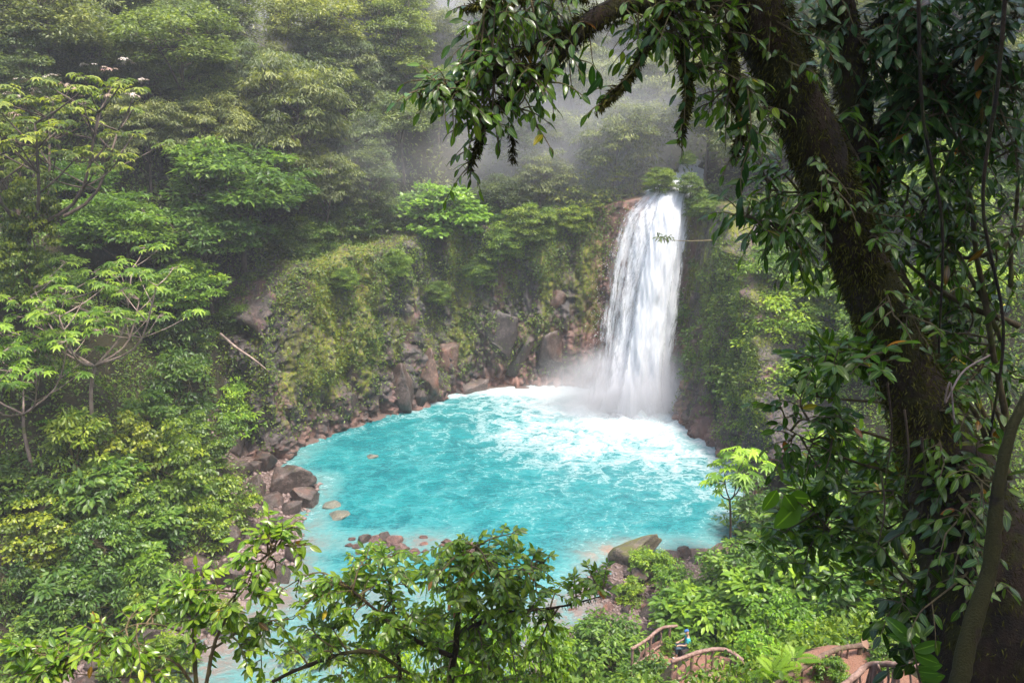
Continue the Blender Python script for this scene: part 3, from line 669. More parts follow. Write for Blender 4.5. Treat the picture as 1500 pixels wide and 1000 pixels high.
# ------------------------------------------------------------------ plants: generators
def blob_leaves(acc, rg, centres, radii, flat, nper, lkind, lsize, droop=.25, upn=1.0, cv=.55):
    """clumps of leaves: each clump is a flattened dome of leaves around a twig end"""
    nC = len(centres); k = np.maximum(3, (nper * (radii / radii.mean()) ** 2 * rg.uniform(.6, 1.3, nC)).astype(int))
    c = np.repeat(centres, k, 0); r = np.repeat(radii, k); N = len(c)
    d = norm(rg.normal(size=(N, 3))); d[:, 2] = np.where(d[:, 2] < -.15, -d[:, 2] * .6, d[:, 2])
    rad = r * (.35 + .65 * rg.random(N) ** .6) * rg.lognormal(0, .13, N)
    P = c + d * rad[:, None] * [1, 1, flat]
    D = norm(d * [1, 1, .3] + rg.normal(0, .45, (N, 3)) * [1, 1, .6] - [0, 0, droop])
    Nn = norm(np.array([0, 0, upn]) + d * .55 + rg.normal(0, .38, (N, 3)))
    cr = np.repeat(rg.random(nC), k)
    rnd = np.clip(cv * cr + (1 - cv) * rg.random(N) + rg.normal(0, .06, N), 0, .99)
    rnd = np.where(rg.random(N) < .004, 1.0, np.minimum(rnd, .93))
    add_leaves(acc, lkind, P, D, Nn, lsize * rg.uniform(.65, 1.25, N), rnd)

def grow(seed, Hh, R, Hc, ncl, rcl, flat, nper, lkind, lsize, limbs=7, trunk=.16, lean=.6, droop=.25, lowcut=-.35, shell=.55, leafmat='leaf_far', barkmat='bark_far', cv=.55, bare=False):
    rg = np.random.default_rng(seed); top = Hh
    zc = Hh - Hc
    # clump centres through the crown envelope, thinned so that gaps stay open
    C = []; tries = 0
    while len(C) < ncl and tries < ncl * 40:
        tries += 1
        d = norm(rg.normal(size=3))
        if d[2] < lowcut: continue
        f = shell + (1 - shell) * rg.random(); f *= 1 + .22 * float(vnoise(d * 1.7 + seed, seed))
        p = np.array([d[0] * R * f, d[1] * R * f, zc + d[2] * Hc * f])
        if all(((p - q) ** 2 / np.array([1, 1, .5])).sum() > (rcl * .62) ** 2 for q in C[-60:]): C.append(p)
    C = np.array(C); rad = rcl * rg.uniform(.65, 1.35, len(C))
    acc = Acc(); blob_leaves(acc, rg, C, rad, flat, nper, lkind, lsize, droop, cv=cv)
    crown = acc.mesh('crown', M[leafmat])
    wood = Acc(); off = rg.normal(0, lean, 2)
    tp = np.array([[0, 0, -1.0], [off[0] * .2, off[1] * .2, zc * .35], [off[0] * .7, off[1] * .7, zc * .8], [off[0], off[1], zc + Hc * .55]])
    tc = crom(tp, 12); wood.add(*tube(tc, np.linspace(trunk, trunk * .35, 12), 7))
    L = []
    for i in range(limbs):
        a = 2 * math.pi * (i + rg.uniform(-.3, .3)) / limbs; b = tc[rg.integers(5, 11)]
        e = np.array([math.cos(a) * R * .62, math.sin(a) * R * .62, zc + Hc * rg.uniform(-.15, .6)])
        mdl = (b + e) / 2 + [0, 0, -.1 * R + rg.uniform(0, .25) * R]
        lc = crom([b, mdl, e], 8); L.append(lc); wood.add(*tube(lc, np.linspace(trunk * .5, trunk * .16, 8), 5))
    A = np.concatenate(L) if L else tc
    for i, c in enumerate(C):
        b = A[np.argmin(((A - c) ** 2).sum(1))]; md = (b + c) / 2 + rg.normal(0, .12, 3) * R * .3
        wood.add(*tube(crom([b, md, c], 5), np.linspace(trunk * .16, trunk * .06, 5), 4))
    return wood.mesh('trunk', M[barkmat], True), crown

KIND = {}
def kind(name, n, **kw):
    KIND[name] = [grow(1000 * (len(KIND) + 1) + i, **kw) for i in range(n)]
# far forest: crown about 2 R wide
kind('broad', 3, Hh=12, R=4.6, Hc=3.6, ncl=120, rcl=.95, flat=.85, nper=120, lkind='far', lsize=.33, trunk=.24)
kind('fine', 3, Hh=12, R=4.4, Hc=4.2, ncl=120, rcl=.95, flat=.8, nper=140, lkind='farslim', lsize=.42, trunk=.2, droop=.7, lowcut=-.6)
kind('tall', 2, Hh=15, R=3.4, Hc=5.2, ncl=125, rcl=.9, flat=.9, nper=120, lkind='far', lsize=.32, trunk=.24, lowcut=-.8)
kind('layered', 3, Hh=9, R=4.6, Hc=2.8, ncl=105, rcl=1.05, flat=.46, nper=110, lkind='mid', lsize=.41, trunk=.22, droop=.15, leafmat='leaf_mid', shell=.3, lowcut=-.55)
kind('lime', 1, Hh=9, R=4.4, Hc=3.4, ncl=105, rcl=.9, flat=.42, nper=85, lkind='round', lsize=.42, trunk=.2, droop=.1, leafmat='leaf_lime', lowcut=-.35, cv=.4)
kind('bush', 4, Hh=2.4, R=1.5, Hc=1.7, ncl=52, rcl=.42, flat=.55, nper=62, lkind='mid', lsize=.23, trunk=.05, droop=.3, leafmat='leaf_bank', lowcut=-.7, barkmat='twig')
kind('bigleaf', 3, Hh=2.2, R=1.4, Hc=1.4, ncl=44, rcl=.50, flat=.55, nper=34, lkind='mid', lsize=.38, trunk=.05, droop=.25, leafmat='leaf_bank', lowcut=-.6, barkmat='twig')
kind('vinemound', 2, Hh=2.4, R=2.0, Hc=1.9, ncl=90, rcl=.40, flat=.6, nper=70, lkind='round', lsize=.17, trunk=.05, droop=.6, leafmat='leaf_bank', lowcut=-.8, barkmat='twig')
kind('slope', 3, Hh=4.2, R=2.7, Hc=2.6, ncl=110, rcl=.72, flat=.65, nper=110, lkind='far', lsize=.27, trunk=.1, droop=.35, leafmat='leaf_bank', lowcut=-.7)

def grow_cecropia(seed, Hh, R, nb, ntip, leafsize, nleaf, lkind='palmfar', mat='leaf_mid', bark='bark_pale', trunk=.15, fork=.45, leanx=0.0):
    rg = np.random.default_rng(seed); wood = Acc(); acc = Acc(); tips = []
    f = np.array([leanx * .5, 0, Hh * fork]); tc = crom([[0, 0, -1], [leanx * .15, .1, Hh * fork * .5], f], 8); wood.add(*tube(tc, np.linspace(trunk, trunk * .75, 8), 7))
    for i in range(nb):
        a = 2 * math.pi * (i + rg.uniform(-.25, .25)) / nb; r = R * rg.uniform(.45, .8)
        e = f + [math.cos(a) * r + leanx * .4, math.sin(a) * r, Hh * (1 - fork) * rg.uniform(.5, .85)]
        lc = crom([f, f + (e - f) * [.65, .65, .3], e], 8); wood.add(*tube(lc, np.linspace(trunk * .6, trunk * .28, 8), 6))
        for j in range(ntip):
            b = lc[rg.integers(4, 8)]; t = b + np.array([rg.normal(0, .3) * R, rg.normal(0, .3) * R, rg.uniform(.1, .28) * Hh * (1 - fork)])
            wood.add(*tube(crom([b, (b + t) / 2 - [0, 0, .1], t], 5), np.linspace(trunk * .26, trunk * .15, 5), 5)); tips.append(t)
    for t in tips:
        n = int(nleaf * rg.uniform(.7, 1.3)); a = rg.random(n) * 6.28; el = rg.uniform(-.25, .5, n)
        D = np.stack([np.cos(a), np.sin(a), el], -1); pet = leafsize * rg.uniform(.5, .9, n)
        P = t + D * pet[:, None]
        for q in P: wood.add(*tube([t, q], [.012, .008], 3, cap=False))
        D2 = norm(D * [1, 1, 0] + [0, 0, -.35]); Nn = norm(np.array([0, 0, 1.]) + D * .3 + rg.normal(0, .15, (n, 3)))
        add_leaves(acc, lkind, P, D2, Nn, leafsize * rg.uniform(.75, 1.2, n), np.clip(rg.random(n), 0, .93))
    return wood.mesh('trunk', M[bark], True), acc.mesh('crown', M[mat])

prng = random.Random(17)
def plant(k, px, py, w, label, tint=(1, 1, 1), group=None, name='tree', h=None, Y=None, var=None, sy=1.0, rz=None, cat=None):
    """a plant whose crown is seen at (px, py), w pixels wide: it stands on the ground below"""
    tr, cr = KIND[k][prng.randrange(len(KIND[k])) if var is None else var]
    xs = np.array([v[:] for v in cr.bound_box]) if False else None
    Wn = {'broad': 10.6, 'fine': 10, 'tall': 8.2, 'layered': 11, 'lime': 10, 'bush': 3.6, 'bigleaf': 3.5, 'vinemound': 4.6, 'slope': 6.4}[k]
    Hn = {'broad': 8.6, 'fine': 8, 'tall': 10, 'layered': 6.4, 'lime': 6, 'bush': 1.2, 'bigleaf': 1.1, 'vinemound': 1.0, 'slope': 2.2}[k]
    s = .7
    for _ in range(4):                        # scale and distance settle together
        g = ground(px, py, Hn * s * sy, 12.0) if Y is None else np.array(at(px, py, Y))
        dep = project(g)[2]; s = w * dep / FPX / Wn
    z0 = float(H(g[0], g[1])); sz = s * sy
    if Y is not None: z0 = max(z0, g[2] - Hn * sz)
    r = root(name, (g[0], g[1], min(z0, g[2] - Hn * sz * .35)), label, cat or ('tree' if name == 'tree' else 'shrub'), group)
    r.rotation_euler.z = rz if rz is not None else prng.uniform(0, 6.28); r.scale = (s, s, max(sz, (g[2] - r.location.z) / Hn * .98))
    a = link('trunk', tr, r); b = link('crown', cr, r); b.color = (*tint, 1)
    return r
GREY, OLIVE, DARK, FRESH, BLUE, YEL = (1.0, 1.0, .95), (1.12, 1.1, .88), (.72, .82, .8), (1.2, 1.3, .85), (.95, 1.05, 1.15), (1.3, 1.25, .8)

# ------------------------------------------------------------------ far forest, seen through the mist
FAR = [
 ('broad', 60, 45, 190, GREY, 'misty grey-green tree in the top left corner of the forest'),
 ('tall', 30, 130, 110, BLUE, 'bluish hazy tree behind the red-tipped candelabra tree, at the edge of the frame'),
 ('fine', 150, 85, 120, GREY, 'thin dim tree behind the top of the red-tipped candelabra tree'),
 ('broad', 255, 75, 185, FRESH, 'broad fresh green tree rising behind the red-tipped candelabra tree'),
 ('broad', 300, 135, 110, FRESH, 'green crown just below the broad fresh green tree'),
 ('fine', 165, 5, 130, GREY, 'grey tree at the top edge left of the broad fresh green tree'),
 ('tall', 330, 20, 100, DARK, 'dark tree at the top edge between the fresh green and the yellowish trees'),
 ('broad', 450, 45, 150, YEL, 'yellowish spreading tree at the top with a dark trunk showing below it'),
 ('fine', 430, 165, 165, OLIVE, 'pale olive drooping tree below the yellowish spreading tree'),
 ('fine', 395, 110, 95, OLIVE, 'slim olive tree beside the dark bare trunk'),
 ('fine', 505, 120, 110, GREY, 'grey-green tree right of the pale olive drooping tree'),
 ('tall', 585, 60, 105, FRESH, 'tall green hazy tree left of the overhanging mossy branch'),
 ('broad', 540, 20, 100, YEL, 'yellow-green tree top on the skyline left of the overhanging branch'),
 ('broad', 590, 180, 115, BLUE, 'bluish green tree in the mist above the bright lime tree'),
 ('fine', 520, 215, 105, DARK, 'dark misty tree left above the bright lime tree'),
 ('fine', 655, 60, 100, GREY, 'washed-out tree behind the leaves of the overhanging branch'),
 ('broad', 640, 130, 90, FRESH, 'pale green crown in thick mist behind the tip of the overhanging branch'),
 ('fine', 720, 30, 110, GREY, 'faint grey tree behind the upper leaves of the overhanging branch'),
 ('broad', 760, 110, 100, GREY, 'faded tree in the thickest mist under the overhanging branch'),
 ('fine', 850, 120, 110, OLIVE, 'faded olive tree behind the hanging narrow leaves'),
 ('broad', 800, 195, 95, GREY, 'pale tree right of the hanging dead moss strand'),
 ('broad', 825, 180, 60, FRESH, 'small light green crown in the mist between moss strand and hanging twigs'),
 ('fine', 920, 150, 110, OLIVE, 'brownish olive tree on the slope behind the hanging twigs'),
 ('fine', 900, 215, 120, YEL, 'yellow-tinged tree on the cliff top left above the waterfall'),
 ('fine', 960, 120, 110, YEL, 'hazy yellow-green tree above the upper cascade'),
 ('broad', 970, 40, 120, GREY, 'grey-green tree on the skyline left of the big leaning trunk'),
 ('fine', 870, 40, 100, GREY, 'dim tree behind the thick part of the overhanging branch'),
 ('tall', 1040, 140, 100, OLIVE, 'slim olive tree behind the upper cascade'),
 ('broad', 1060, 60, 110, GREY, 'misty tree against the left edge of the leaning trunk'),
 ('fine', 1100, 200, 110, GREY, 'grey tree right of the upper cascade, partly behind the leaning trunk'),
 ('fine', 300, 195, 120, OLIVE, 'brownish tree in the dim hollow behind the layered pale tree'),
 ('fine', 210, 190, 110, GREY, 'dim grey tree in the hollow right of the red-tipped tree'),
 ('fine', 470, 265, 110, OLIVE, 'olive tree standing on the slope above the mossy cliff'),
 ('tall', 545, 270, 80, DARK, 'dark slim tree between the mossy cliff and the bright lime tree'),
 ('broad', 740, 290, 90, DARK, 'duller green crown right behind the bright lime tree'),
 ('fine', 790, 265, 90, OLIVE, 'olive crown on the cliff edge right of the bright lime tree'),
 ('broad', 1180, 120, 120, GREY, 'pale tree glimpsed between the leaning trunk and the second trunk'),
 ('fine', 1300, 160, 130, GREY, 'pale tree glimpsed through the shaded leaves right of the second trunk'),
 ('broad', 1250, 40, 120, GREY, 'light tree on the skyline behind the second trunk'),
]
for k, px, py, w, t, lb in FAR: plant(k, px, py, w * 1.12, lb, t)
for k_, (px, py) in enumerate([(640, -20), (590, -10), (690, -25), (545, -30), (760, -25)]): plant(['broad', 'tall'][k_ % 2], px, py, 110, ['pale tree crowning the slope at the top behind the overhanging leaves', 'tall pale tree on the top edge left of the overhanging branch', 'grey tree at the top edge behind the upper twigs of the overhanging branch', 'yellowish tall tree at the top edge of the slope', 'dim tree at the top edge behind the mossy arm'][k_], GREY)
for i in range(34):                           # trees that only fill in behind the others
    px = prng.uniform(-60, 1560); py = prng.uniform(-40, 190)
    plant(prng.choice(['broad', 'fine', 'tall']), px, py, prng.uniform(90, 140), 'misty tree half hidden among other trees of the far slope', prng.choice([GREY, OLIVE, DARK, BLUE]), 'half-hidden trees of the far slope')

# ------------------------------------------------------------------ nearer trees on the left bank and the cliff
plant('layered', 345, 270, 250, 'tree with layered pale green leaves hanging over the left end of the cliff', (1.05, 1.1, 1.0), h=7)
plant('layered', 300, 345, 200, 'dark green layered tree just under the pale layered one', (.85, .95, .9))
plant('layered', 175, 330, 190, 'green layered tree above the cecropia on the left bank', (1.0, 1.1, .8))
plant('layered', 120, 265, 120, 'small green crown on the mossy trunk side of the red-tipped tree', (.85, 1.0, .75))
plant('layered', 265, 420, 160, 'lower spreading tree whose boughs end in a bare twig over the cliff', (1.1, 1.2, .8))
plant('layered', 55, 410, 150, 'green tree at the left frame edge above the cecropia', (1.0, 1.05, .8))
plant('vinemound', 42, 300, 95, 'yellow-green vine mass wrapped round the trunk of the red-tipped tree', (1.25, 1.1, .5), name='vine_clump', Y=39.6, sy=1.8)
plant('vinemound', 25, 380, 90, 'dull vine mass lower down the trunk of the red-tipped tree', (1.0, 1.0, .6), name='vine_clump', Y=39.4, sy=1.8)
plant('lime', 640, 318, 165, 'bright lime green tree standing out on the cliff in the middle', (1.0, 1.0, 1.0))
plant('layered', 700, 320, 110, 'mid-green tree pressed against the right side of the bright lime tree', (1.15, 1.25, .9))
plant('slope', 655, 372, 80, 'light green shrub hanging from the cliff below the bright lime tree', (1.5, 1.6, 1.0), name='shrub')
plant('slope', 860, 290, 120, 'olive shrub hanging on the cliff edge left of the waterfall lip', (1.2, 1.05, .8), name='shrub')
plant('slope', 905, 255, 100, 'yellowish shrub on the cliff edge close above the waterfall lip', (1.4, 1.2, .7), name='shrub')
plant('slope', 1012, 268, 46, 'dim shrub straddling the waterfall lip', (.9, .95, .8), name='shrub', Y=63.6)
plant('slope', 1008, 232, 30, 'dim shrub hiding part of the upper cascade', (.9, .95, .8), name='shrub', Y=68)
plant('slope', 968, 262, 54, 'small olive shrub at the left corner of the waterfall lip', (1.1, 1.05, .7), name='shrub', Y=64.5)
plant('slope', 1028, 300, 60, 'small dark shrub at the right corner of the waterfall lip', (.8, .9, .75), name='shrub', Y=63.0)
plant('slope', 1045, 300, 90, 'grey-green shrub on the rock right of the waterfall lip', (.9, .95, .9), name='shrub')

for px, py, w, t, lb in [(432, 372, 95, DARK, 'dark shrub overhanging the left end of the mossy cliff'), (478, 335, 90, (.9, .95, .75), 'dim shrub at the cliff top under the olive tree'),
                     (535, 335, 85, DARK, 'dark shrub on the cliff top left of the bright lime tree'), (575, 385, 60, (1.0, 1.1, .8), 'small shrub hanging at the reddish part of the cliff'),
                     (740, 350, 80, (1.0, 1.1, .8), 'shrub hanging on the cliff right under the duller green crown'), (775, 322, 80, (1.1, 1.1, .7), 'olive shrub hanging midway on the cliff between lime tree and waterfall'),
                     (700, 395, 60, (.9, 1.0, .8), 'small ivy shrub in the middle of the cliff face'), (838, 318, 60, (1.25, 1.2, .6), 'mossy shrub on the cliff corner beside the waterfall'),
                     (505, 405, 44, (1.2, 1.25, .8), 'little tuft of leaves on the bright moss of the cliff'), (640, 425, 46, (.85, .95, .75), 'little dark ivy tuft above the cracked pale rock')]:
    plant('slope', px, py, w, lb, t, name='shrub', Y=cliffhit(px, py)[1] - .3)
for px, py, w, t, lb in [(455, 345, 80, (.9, 1.0, .75), 'dim shrub on the ledge above the brightest moss'), (520, 322, 80, (.8, .9, .75), 'shrub on the ledge below the olive tree'), (580, 335, 70, (1.0, 1.1, .75), 'shrub on the ledge left under the bright lime tree'),
                     (345, 455, 90, (.6, .75, .65), 'dark shrub hiding the bare end of the cliff above the dead branch'), (375, 430, 80, (.7, .8, .7), 'shadowy shrub at the left end of the mossy cliff'),
                     (1125, 395, 110, (1.2, 1.3, .8), 'light bush at the top of the rock right of the waterfall'), (1128, 570, 110, (.9, 1.05, .8), 'bush covering the bare soil right above the sapling'), (1160, 350, 100, (1.0, 1.1, .8), 'faint bush high on the slope left of the leaning trunk'), (1150, 520, 100, (1.3, 1.4, .75), 'yellow-green bush lower on the slope left of the leaning trunk'), (1110, 440, 100, (1.0, 1.15, .8), 'middle bush of the slope right of the waterfall')]:
    plant('slope', px, py, w, lb, t, name='shrub')
def cecropia(mesh, loc, label, tint=(1, 1, 1), sc=1, rz=0, cat='tree'):
    r = root('cecropia_tree' if cat == 'tree' else 'cecropia_sapling', loc, label, cat); r.rotation_euler.z = rz; r.scale = (sc,) * 3
    link('trunk', mesh[0], r); b = link('crown', mesh[1], r); b.color = (*tint, 1); return r
g = at(25, 400, 40); z0 = float(H(g[0], g[1]))
cm = grow_cecropia(71, 15.5, 6.4, 8, 11, .66, 13, 'palmfar', 'leaf_mid', 'bark_far', .20, .48, 2.0)
r1_ = cecropia(cm, (g[0], g[1], at(0, 470, 40)[2] - 2.2), 'tall candelabra-branched tree with reddish tips rising above the left bank', (1.35, 1.1, 1.0), .92)
# its red young leaves at the crown's top
rg = np.random.default_rng(4); acc = Acc(); pts = np.array([at(a, b, 40) for a, b in [(40, 120), (22, 170), (185, 92), (130, 97), (70, 150), (50, 135), (160, 104), (205, 118), (95, 128), (15, 140), (115, 150), (150, 140), (75, 112), (190, 140)]]) - np.array(r1_.location)
blob_leaves(acc, rg, pts / .92, np.full(len(pts), .45), .7, 7, 'palmfar', .36)
m = NT('red_leaves'); M['leaf_red'] = m.done(m.bsdf(m.ramp(m.attr('rnd'), [(0, (.18, .07, .055)), (.35, (.26, .19, .13)), (1, (.38, .34, .29))]), .5))
link('young_leaves', acc.mesh('young_leaves', M['leaf_red']), r1_)
cm2 = grow_cecropia(72, 8.0, 4.6, 6, 9, .62, 11, 'palmfar', 'leaf_mid', 'bark_pale', .11, .35, 1.0)
g = at(130, 590, 37.5); cecropia(cm2, (g[0], g[1], g[2] - 1.0), 'cecropia with pale pinkish branches and yellowing leaves on the left bank', (1.25, 1.3, .9), 1.0, .6)
cm2b = grow_cecropia(75, 6.5, 4.0, 5, 8, .60, 11, 'palmfar', 'leaf_mid', 'bark_pale', .09, .3, 0)
g = at(40, 640, 35.5); cecropia(cm2b, (g[0], g[1], g[2] - .8), 'smaller cecropia at the left frame edge below the pale-branched one', (1.15, 1.3, .85), 1.0, 2.2)
cm3 = grow_cecropia(73, 5.2, 1.7, 4, 2, .95, 8, 'palm', 'leaf_mid', 'bark', .07, .5, -.6)
g = onz(1075, 775, 1.0); g = at(1072, 790, 36.5)
cecropia(cm3, (g[0], g[1], g[2] - .3), 'slender sapling with fingered umbrella leaves beside the pool', (1.5, 1.65, .9), .98, .3, 'sapling')
# bare twig over the cliff and a dead branch on it
def stick(name, pxs, rads, label, cat, mat='bark_pale', n=24, k=6):
    W_ = np.array([at(*p) for p in pxs]); L = crom(np.column_stack([W_, rads]), n); o0 = L[0, :3].copy()
    V, F = tube(L[:, :3] - o0, np.maximum(L[:, 3], .004), k, .12, 3); return thing(link(name, mk_mesh(name, V, F, None, M[mat], True), loc=o0), label, cat)
cA, cB = cliffhit(330, 505), cliffhit(400, 560)
stick('dead_branch', [(322, 488, cA[1] - 1.2), (345, 508, cA[1] - 1.0), (370, 525, cB[1] - .9), (395, 545, cB[1] - .5)], [.10, .09, .07, .04], 'bare pale branch lying down the mossy cliff under the left trees', 'branch')

# ------------------------------------------------------------------ shrubs of the left bank
BANK = [  # tints put sunlit and shaded tone into the leaf colour
 ('vinemound', 250, 690, 150, (1.3, 1.25, .7), 'sunlit yellow-green vine mound by the large boulders'),
 ('vinemound', 330, 735, 110, (1.4, 1.35, .6), 'bright vine mound ending in dead reddish twigs above the shore boulders'),
 ('vinemound', 185, 655, 130, (1.3, 1.1, .6), 'yellowish vine hump above the dark hollow on the left bank'),
 ('vinemound', 60, 780, 130, (1.35, 1.2, .6), 'yellow-green vine curtain at the lower left frame edge'),
 ('vinemound', 300, 640, 90, (1.0, 1.1, .8), 'green vine mound under the dark cliff end'),
 ('bigleaf', 130, 720, 110, (.9, 1.05, 1.0), 'bush of big rounded leaves right of the yellow-green curtain'),
 ('bigleaf', 165, 690, 90, (1.0, 1.2, .9), 'bush of pale big leaves below the yellowish vine hump'),
 ('bigleaf', 225, 770, 100, (.8, 1.0, .9), 'dark glossy bush in the middle of the left bank'),
 ('bigleaf', 205, 835, 90, (1.0, 1.2, .8), 'light broad-leaved bush above the pitted boulder'),
 ('bigleaf', 235, 735, 80, (.95, 1.15, .95), 'broad-leaved bush under the yellow-green vine mound'),
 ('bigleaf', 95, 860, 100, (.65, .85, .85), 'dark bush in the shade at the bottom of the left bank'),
 ('bush', 150, 890, 100, (.75, .95, .85), 'small-leaved dark bush above the brown rounded rock'),
 ('bush', 240, 865, 90, (.95, 1.1, .8), 'small-leaved bush just behind the yellowish foreground twigs'),
 ('bush', 30, 700, 110, (.9, 1.0, .8), 'dull green bush at the left frame edge above the vine curtain'),
 ('bush', 110, 650, 110, (1.2, 1.2, .8), 'light bush under the cecropia crown'),
 ('bush', 215, 610, 100, (.9, 1.05, .9), 'bush right below the pale cecropia branches'),
 ('bush', 260, 560, 110, (.7, .85, .8), 'dark leafy bush clinging to the steep end of the bank'),
 ('bush', 265, 505, 100, (.8, .9, .8), 'dark bush in the hollow behind the cecropia'),
 ('bush', 345, 590, 70, (1.5, 1.7, 1.0), 'small bright bush hanging over the left cliff foot'),
 ('bush', 300, 770, 80, (1.2, 1.25, .7), 'light bush above the pointed brown boulder'),
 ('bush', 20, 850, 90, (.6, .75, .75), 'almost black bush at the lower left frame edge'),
 ('vinemound', 190, 750, 100, (.9, 1.05, .8), 'dim vine mound in the heart of the left bank'),
 ('vinemound', 140, 800, 120, (.75, .95, .85), 'dim vine-covered hump left of the broad-leaved bush'),
 ('bigleaf', 275, 715, 70, (1.2, 1.4, .8), 'light leafy tuft in the sunlit vine mound'),
 ('bigleaf', 350, 615, 70, (1.3, 1.5, .9), 'bright rounded tuft on the steep rock under the dead branch'),
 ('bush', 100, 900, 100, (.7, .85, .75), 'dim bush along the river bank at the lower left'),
 ('bush', 205, 893, 80, (.9, 1.0, .7), 'bush drooping over the purplish river-bend boulder'),
 ('bush', 285, 880, 70, (1.0, 1.1, .7), 'bush behind the fork of the yellowish foreground twigs'),
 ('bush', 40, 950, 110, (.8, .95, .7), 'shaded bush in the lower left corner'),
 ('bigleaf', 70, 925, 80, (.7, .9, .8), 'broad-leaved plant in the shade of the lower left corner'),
 ('bush', 250, 960, 90, (1.1, 1.15, .6), 'bush at the water edge under the yellowish twigs'),
 ('bush', 175, 975, 80, (.9, 1.05, .7), 'small bush beside the brown slab at the bottom'),
 ('bush', 330, 900, 60, (1.2, 1.2, .6), 'tuft of leaves growing on the tall tapering boulder'),
 ('bush', 460, 985, 110, (1.3, 1.4, .6), 'pale green riverside bush below the mossy stems'),
 ('bush', 640, 960, 120, (1.4, 1.6, .6), 'bright riverside bush right behind the centre stem'),
]
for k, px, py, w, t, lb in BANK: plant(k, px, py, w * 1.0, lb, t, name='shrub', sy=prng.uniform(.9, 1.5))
# ------------------------------------------------------------------ right slope beside the waterfall, lower right bank
RIGHT = [
 ('slope', 1018, 450, 120, (.95, 1.15, .9), 'bush leaning out in front of the right edge of the waterfall'),
 ('slope', 1062, 395, 110, (.85, .95, .9), 'grey-green bush above the one leaning over the waterfall'),
 ('slope', 1056, 515, 125, (.85, 1.05, .85), 'dark green bush covering the rock right of the waterfall'),
 ('slope', 1130, 400, 130, (1.35, 1.45, .8), 'light green bush on the right slope left of the leaning trunk'),
 ('slope', 1160, 470, 140, (1.55, 1.6, .8), 'brightest yellow-green bush on the right slope beside the leaning trunk'),
 ('slope', 1090, 360, 110, (.85, .95, .9), 'hazy bush high on the right slope'),
 ('slope', 1105, 550, 140, (1.1, 1.15, .85), 'olive bush hanging above the sapling with umbrella leaves'),
 ('slope', 1190, 560, 130, (1.2, 1.35, .8), 'green bush behind the shaded foreground twigs'),
 ('slope', 1110, 620, 110, (1.0, 1.1, .8), 'bush draping down to the dark rock right of the pool'),
 ('slope', 1140, 310, 110, (.85, .9, .95), 'faded bush on the upper right slope'),
 ('slope', 1230, 420, 120, (1.3, 1.4, .8), 'pale green bush right behind the leaning trunk'),
 ('slope', 1300, 480, 140, (1.1, 1.2, .8), 'bush seen through the shaded leaves right of the leaning trunk'),
 ('slope', 1400, 420, 160, (1.2, 1.3, .8), 'light bush glimpsed through the dark twigs near the right frame edge'),
 ('slope', 1390, 270, 170, (1.1, 1.2, .9), 'hazy bush glimpsed high through the dark leaves on the right'),
 ('slope', 1270, 290, 140, (1.0, 1.1, .9), 'hazy bush between the two foreground trunks'),
 ('bush', 1120, 745, 120, (.85, 1.05, .85), 'bush at the foot of the slender sapling'),
 ('bush', 1080, 830, 120, (.9, 1.1, .9), 'green bush at the right end of the stony beach'),
 ('bush', 1140, 800, 110, (.75, .95, .85), 'dark bush behind the shore bushes'),
 ('bush', 960, 830, 60, (1.5, 1.6, .8), 'small yellow-green bush on the stony beach'),
 ('bush', 990, 860, 80, (1.3, 1.5, .8), 'round light green bush at the beach edge'),
 ('bush', 925, 865, 46, (1.6, 1.6, .7), 'tiny bright plant among the pebbles'),
 ('bush', 945, 822, 50, (1.3, 1.5, .8), 'low tuft just behind the long mossy boulder'),
 ('bigleaf', 1010, 900, 110, (1.2, 1.4, .8), 'leafy bush at the end of the lower path'),
 ('bigleaf', 1060, 905, 110, (1.1, 1.35, .8), 'big-leaved bush directly behind the curved log railing'),
 ('bigleaf', 1120, 880, 120, (1.0, 1.25, .8), 'big-leaved bush behind the fern bank'),
 ('bigleaf', 1180, 850, 140, (1.1, 1.3, .8), 'big-leaved bush on the right bank in the light'),
 ('bigleaf', 1210, 760, 150, (1.2, 1.35, .8), 'tall glossy bush on the right bank above the others'),
 ('bush', 1150, 930, 110, (1.5, 1.8, .7), 'bright green fine-leaved bush between the two railings'),
 ('bush', 1110, 960, 80, (1.4, 1.8, .7), 'bright fine-leaved plant right of the curved log railing'),
 ('bush', 1190, 905, 100, (1.2, 1.5, .7), 'green fine-leaved bush above the dark railing'),
 ('bigleaf', 1260, 880, 120, (.9, 1.15, .8), 'bush behind the top of the dark railing'),
 ('bigleaf', 1240, 680, 150, (1.0, 1.15, .8), 'bush on the right bank under the shaded twigs'),
 ('bigleaf', 1300, 800, 150, (.8, 1.0, .8), 'deep green bush in front of the big shaded trunk'),
 ('bush', 900, 945, 110, (.8, 1.0, .8), 'dark bush below the outlet rocks by the river'),
 ('bush', 860, 965, 120, (1.0, 1.2, .8), 'mid-green bush at the bottom between river and path'),
 ('bush', 940, 985, 90, (.75, .95, .8), 'dark twiggy bush left of the curved log railing'),
 ('bush', 700, 985, 130, (1.6, 1.9, .6), 'bright yellow-green bush by the river behind the foreground bush'),
 ('bush', 560, 985, 110, (1.4, 1.6, .6), 'light bush by the river behind the foreground stems'),
 ('bush', 790, 985, 120, (1.2, 1.4, .7), 'green bush by the river at the bottom of the frame'),
]
for k, px, py, w, t, lb in RIGHT: plant(k, px, py, w * 1.1, lb, t, name='shrub')
plant('bush', 1022, 952, 34, 'leafy shoot half hiding the visitor beside the lower path', (1.0, 1.2, .7), name='shrub', Y=onz(1006, 962, 4.05)[1] - .7)
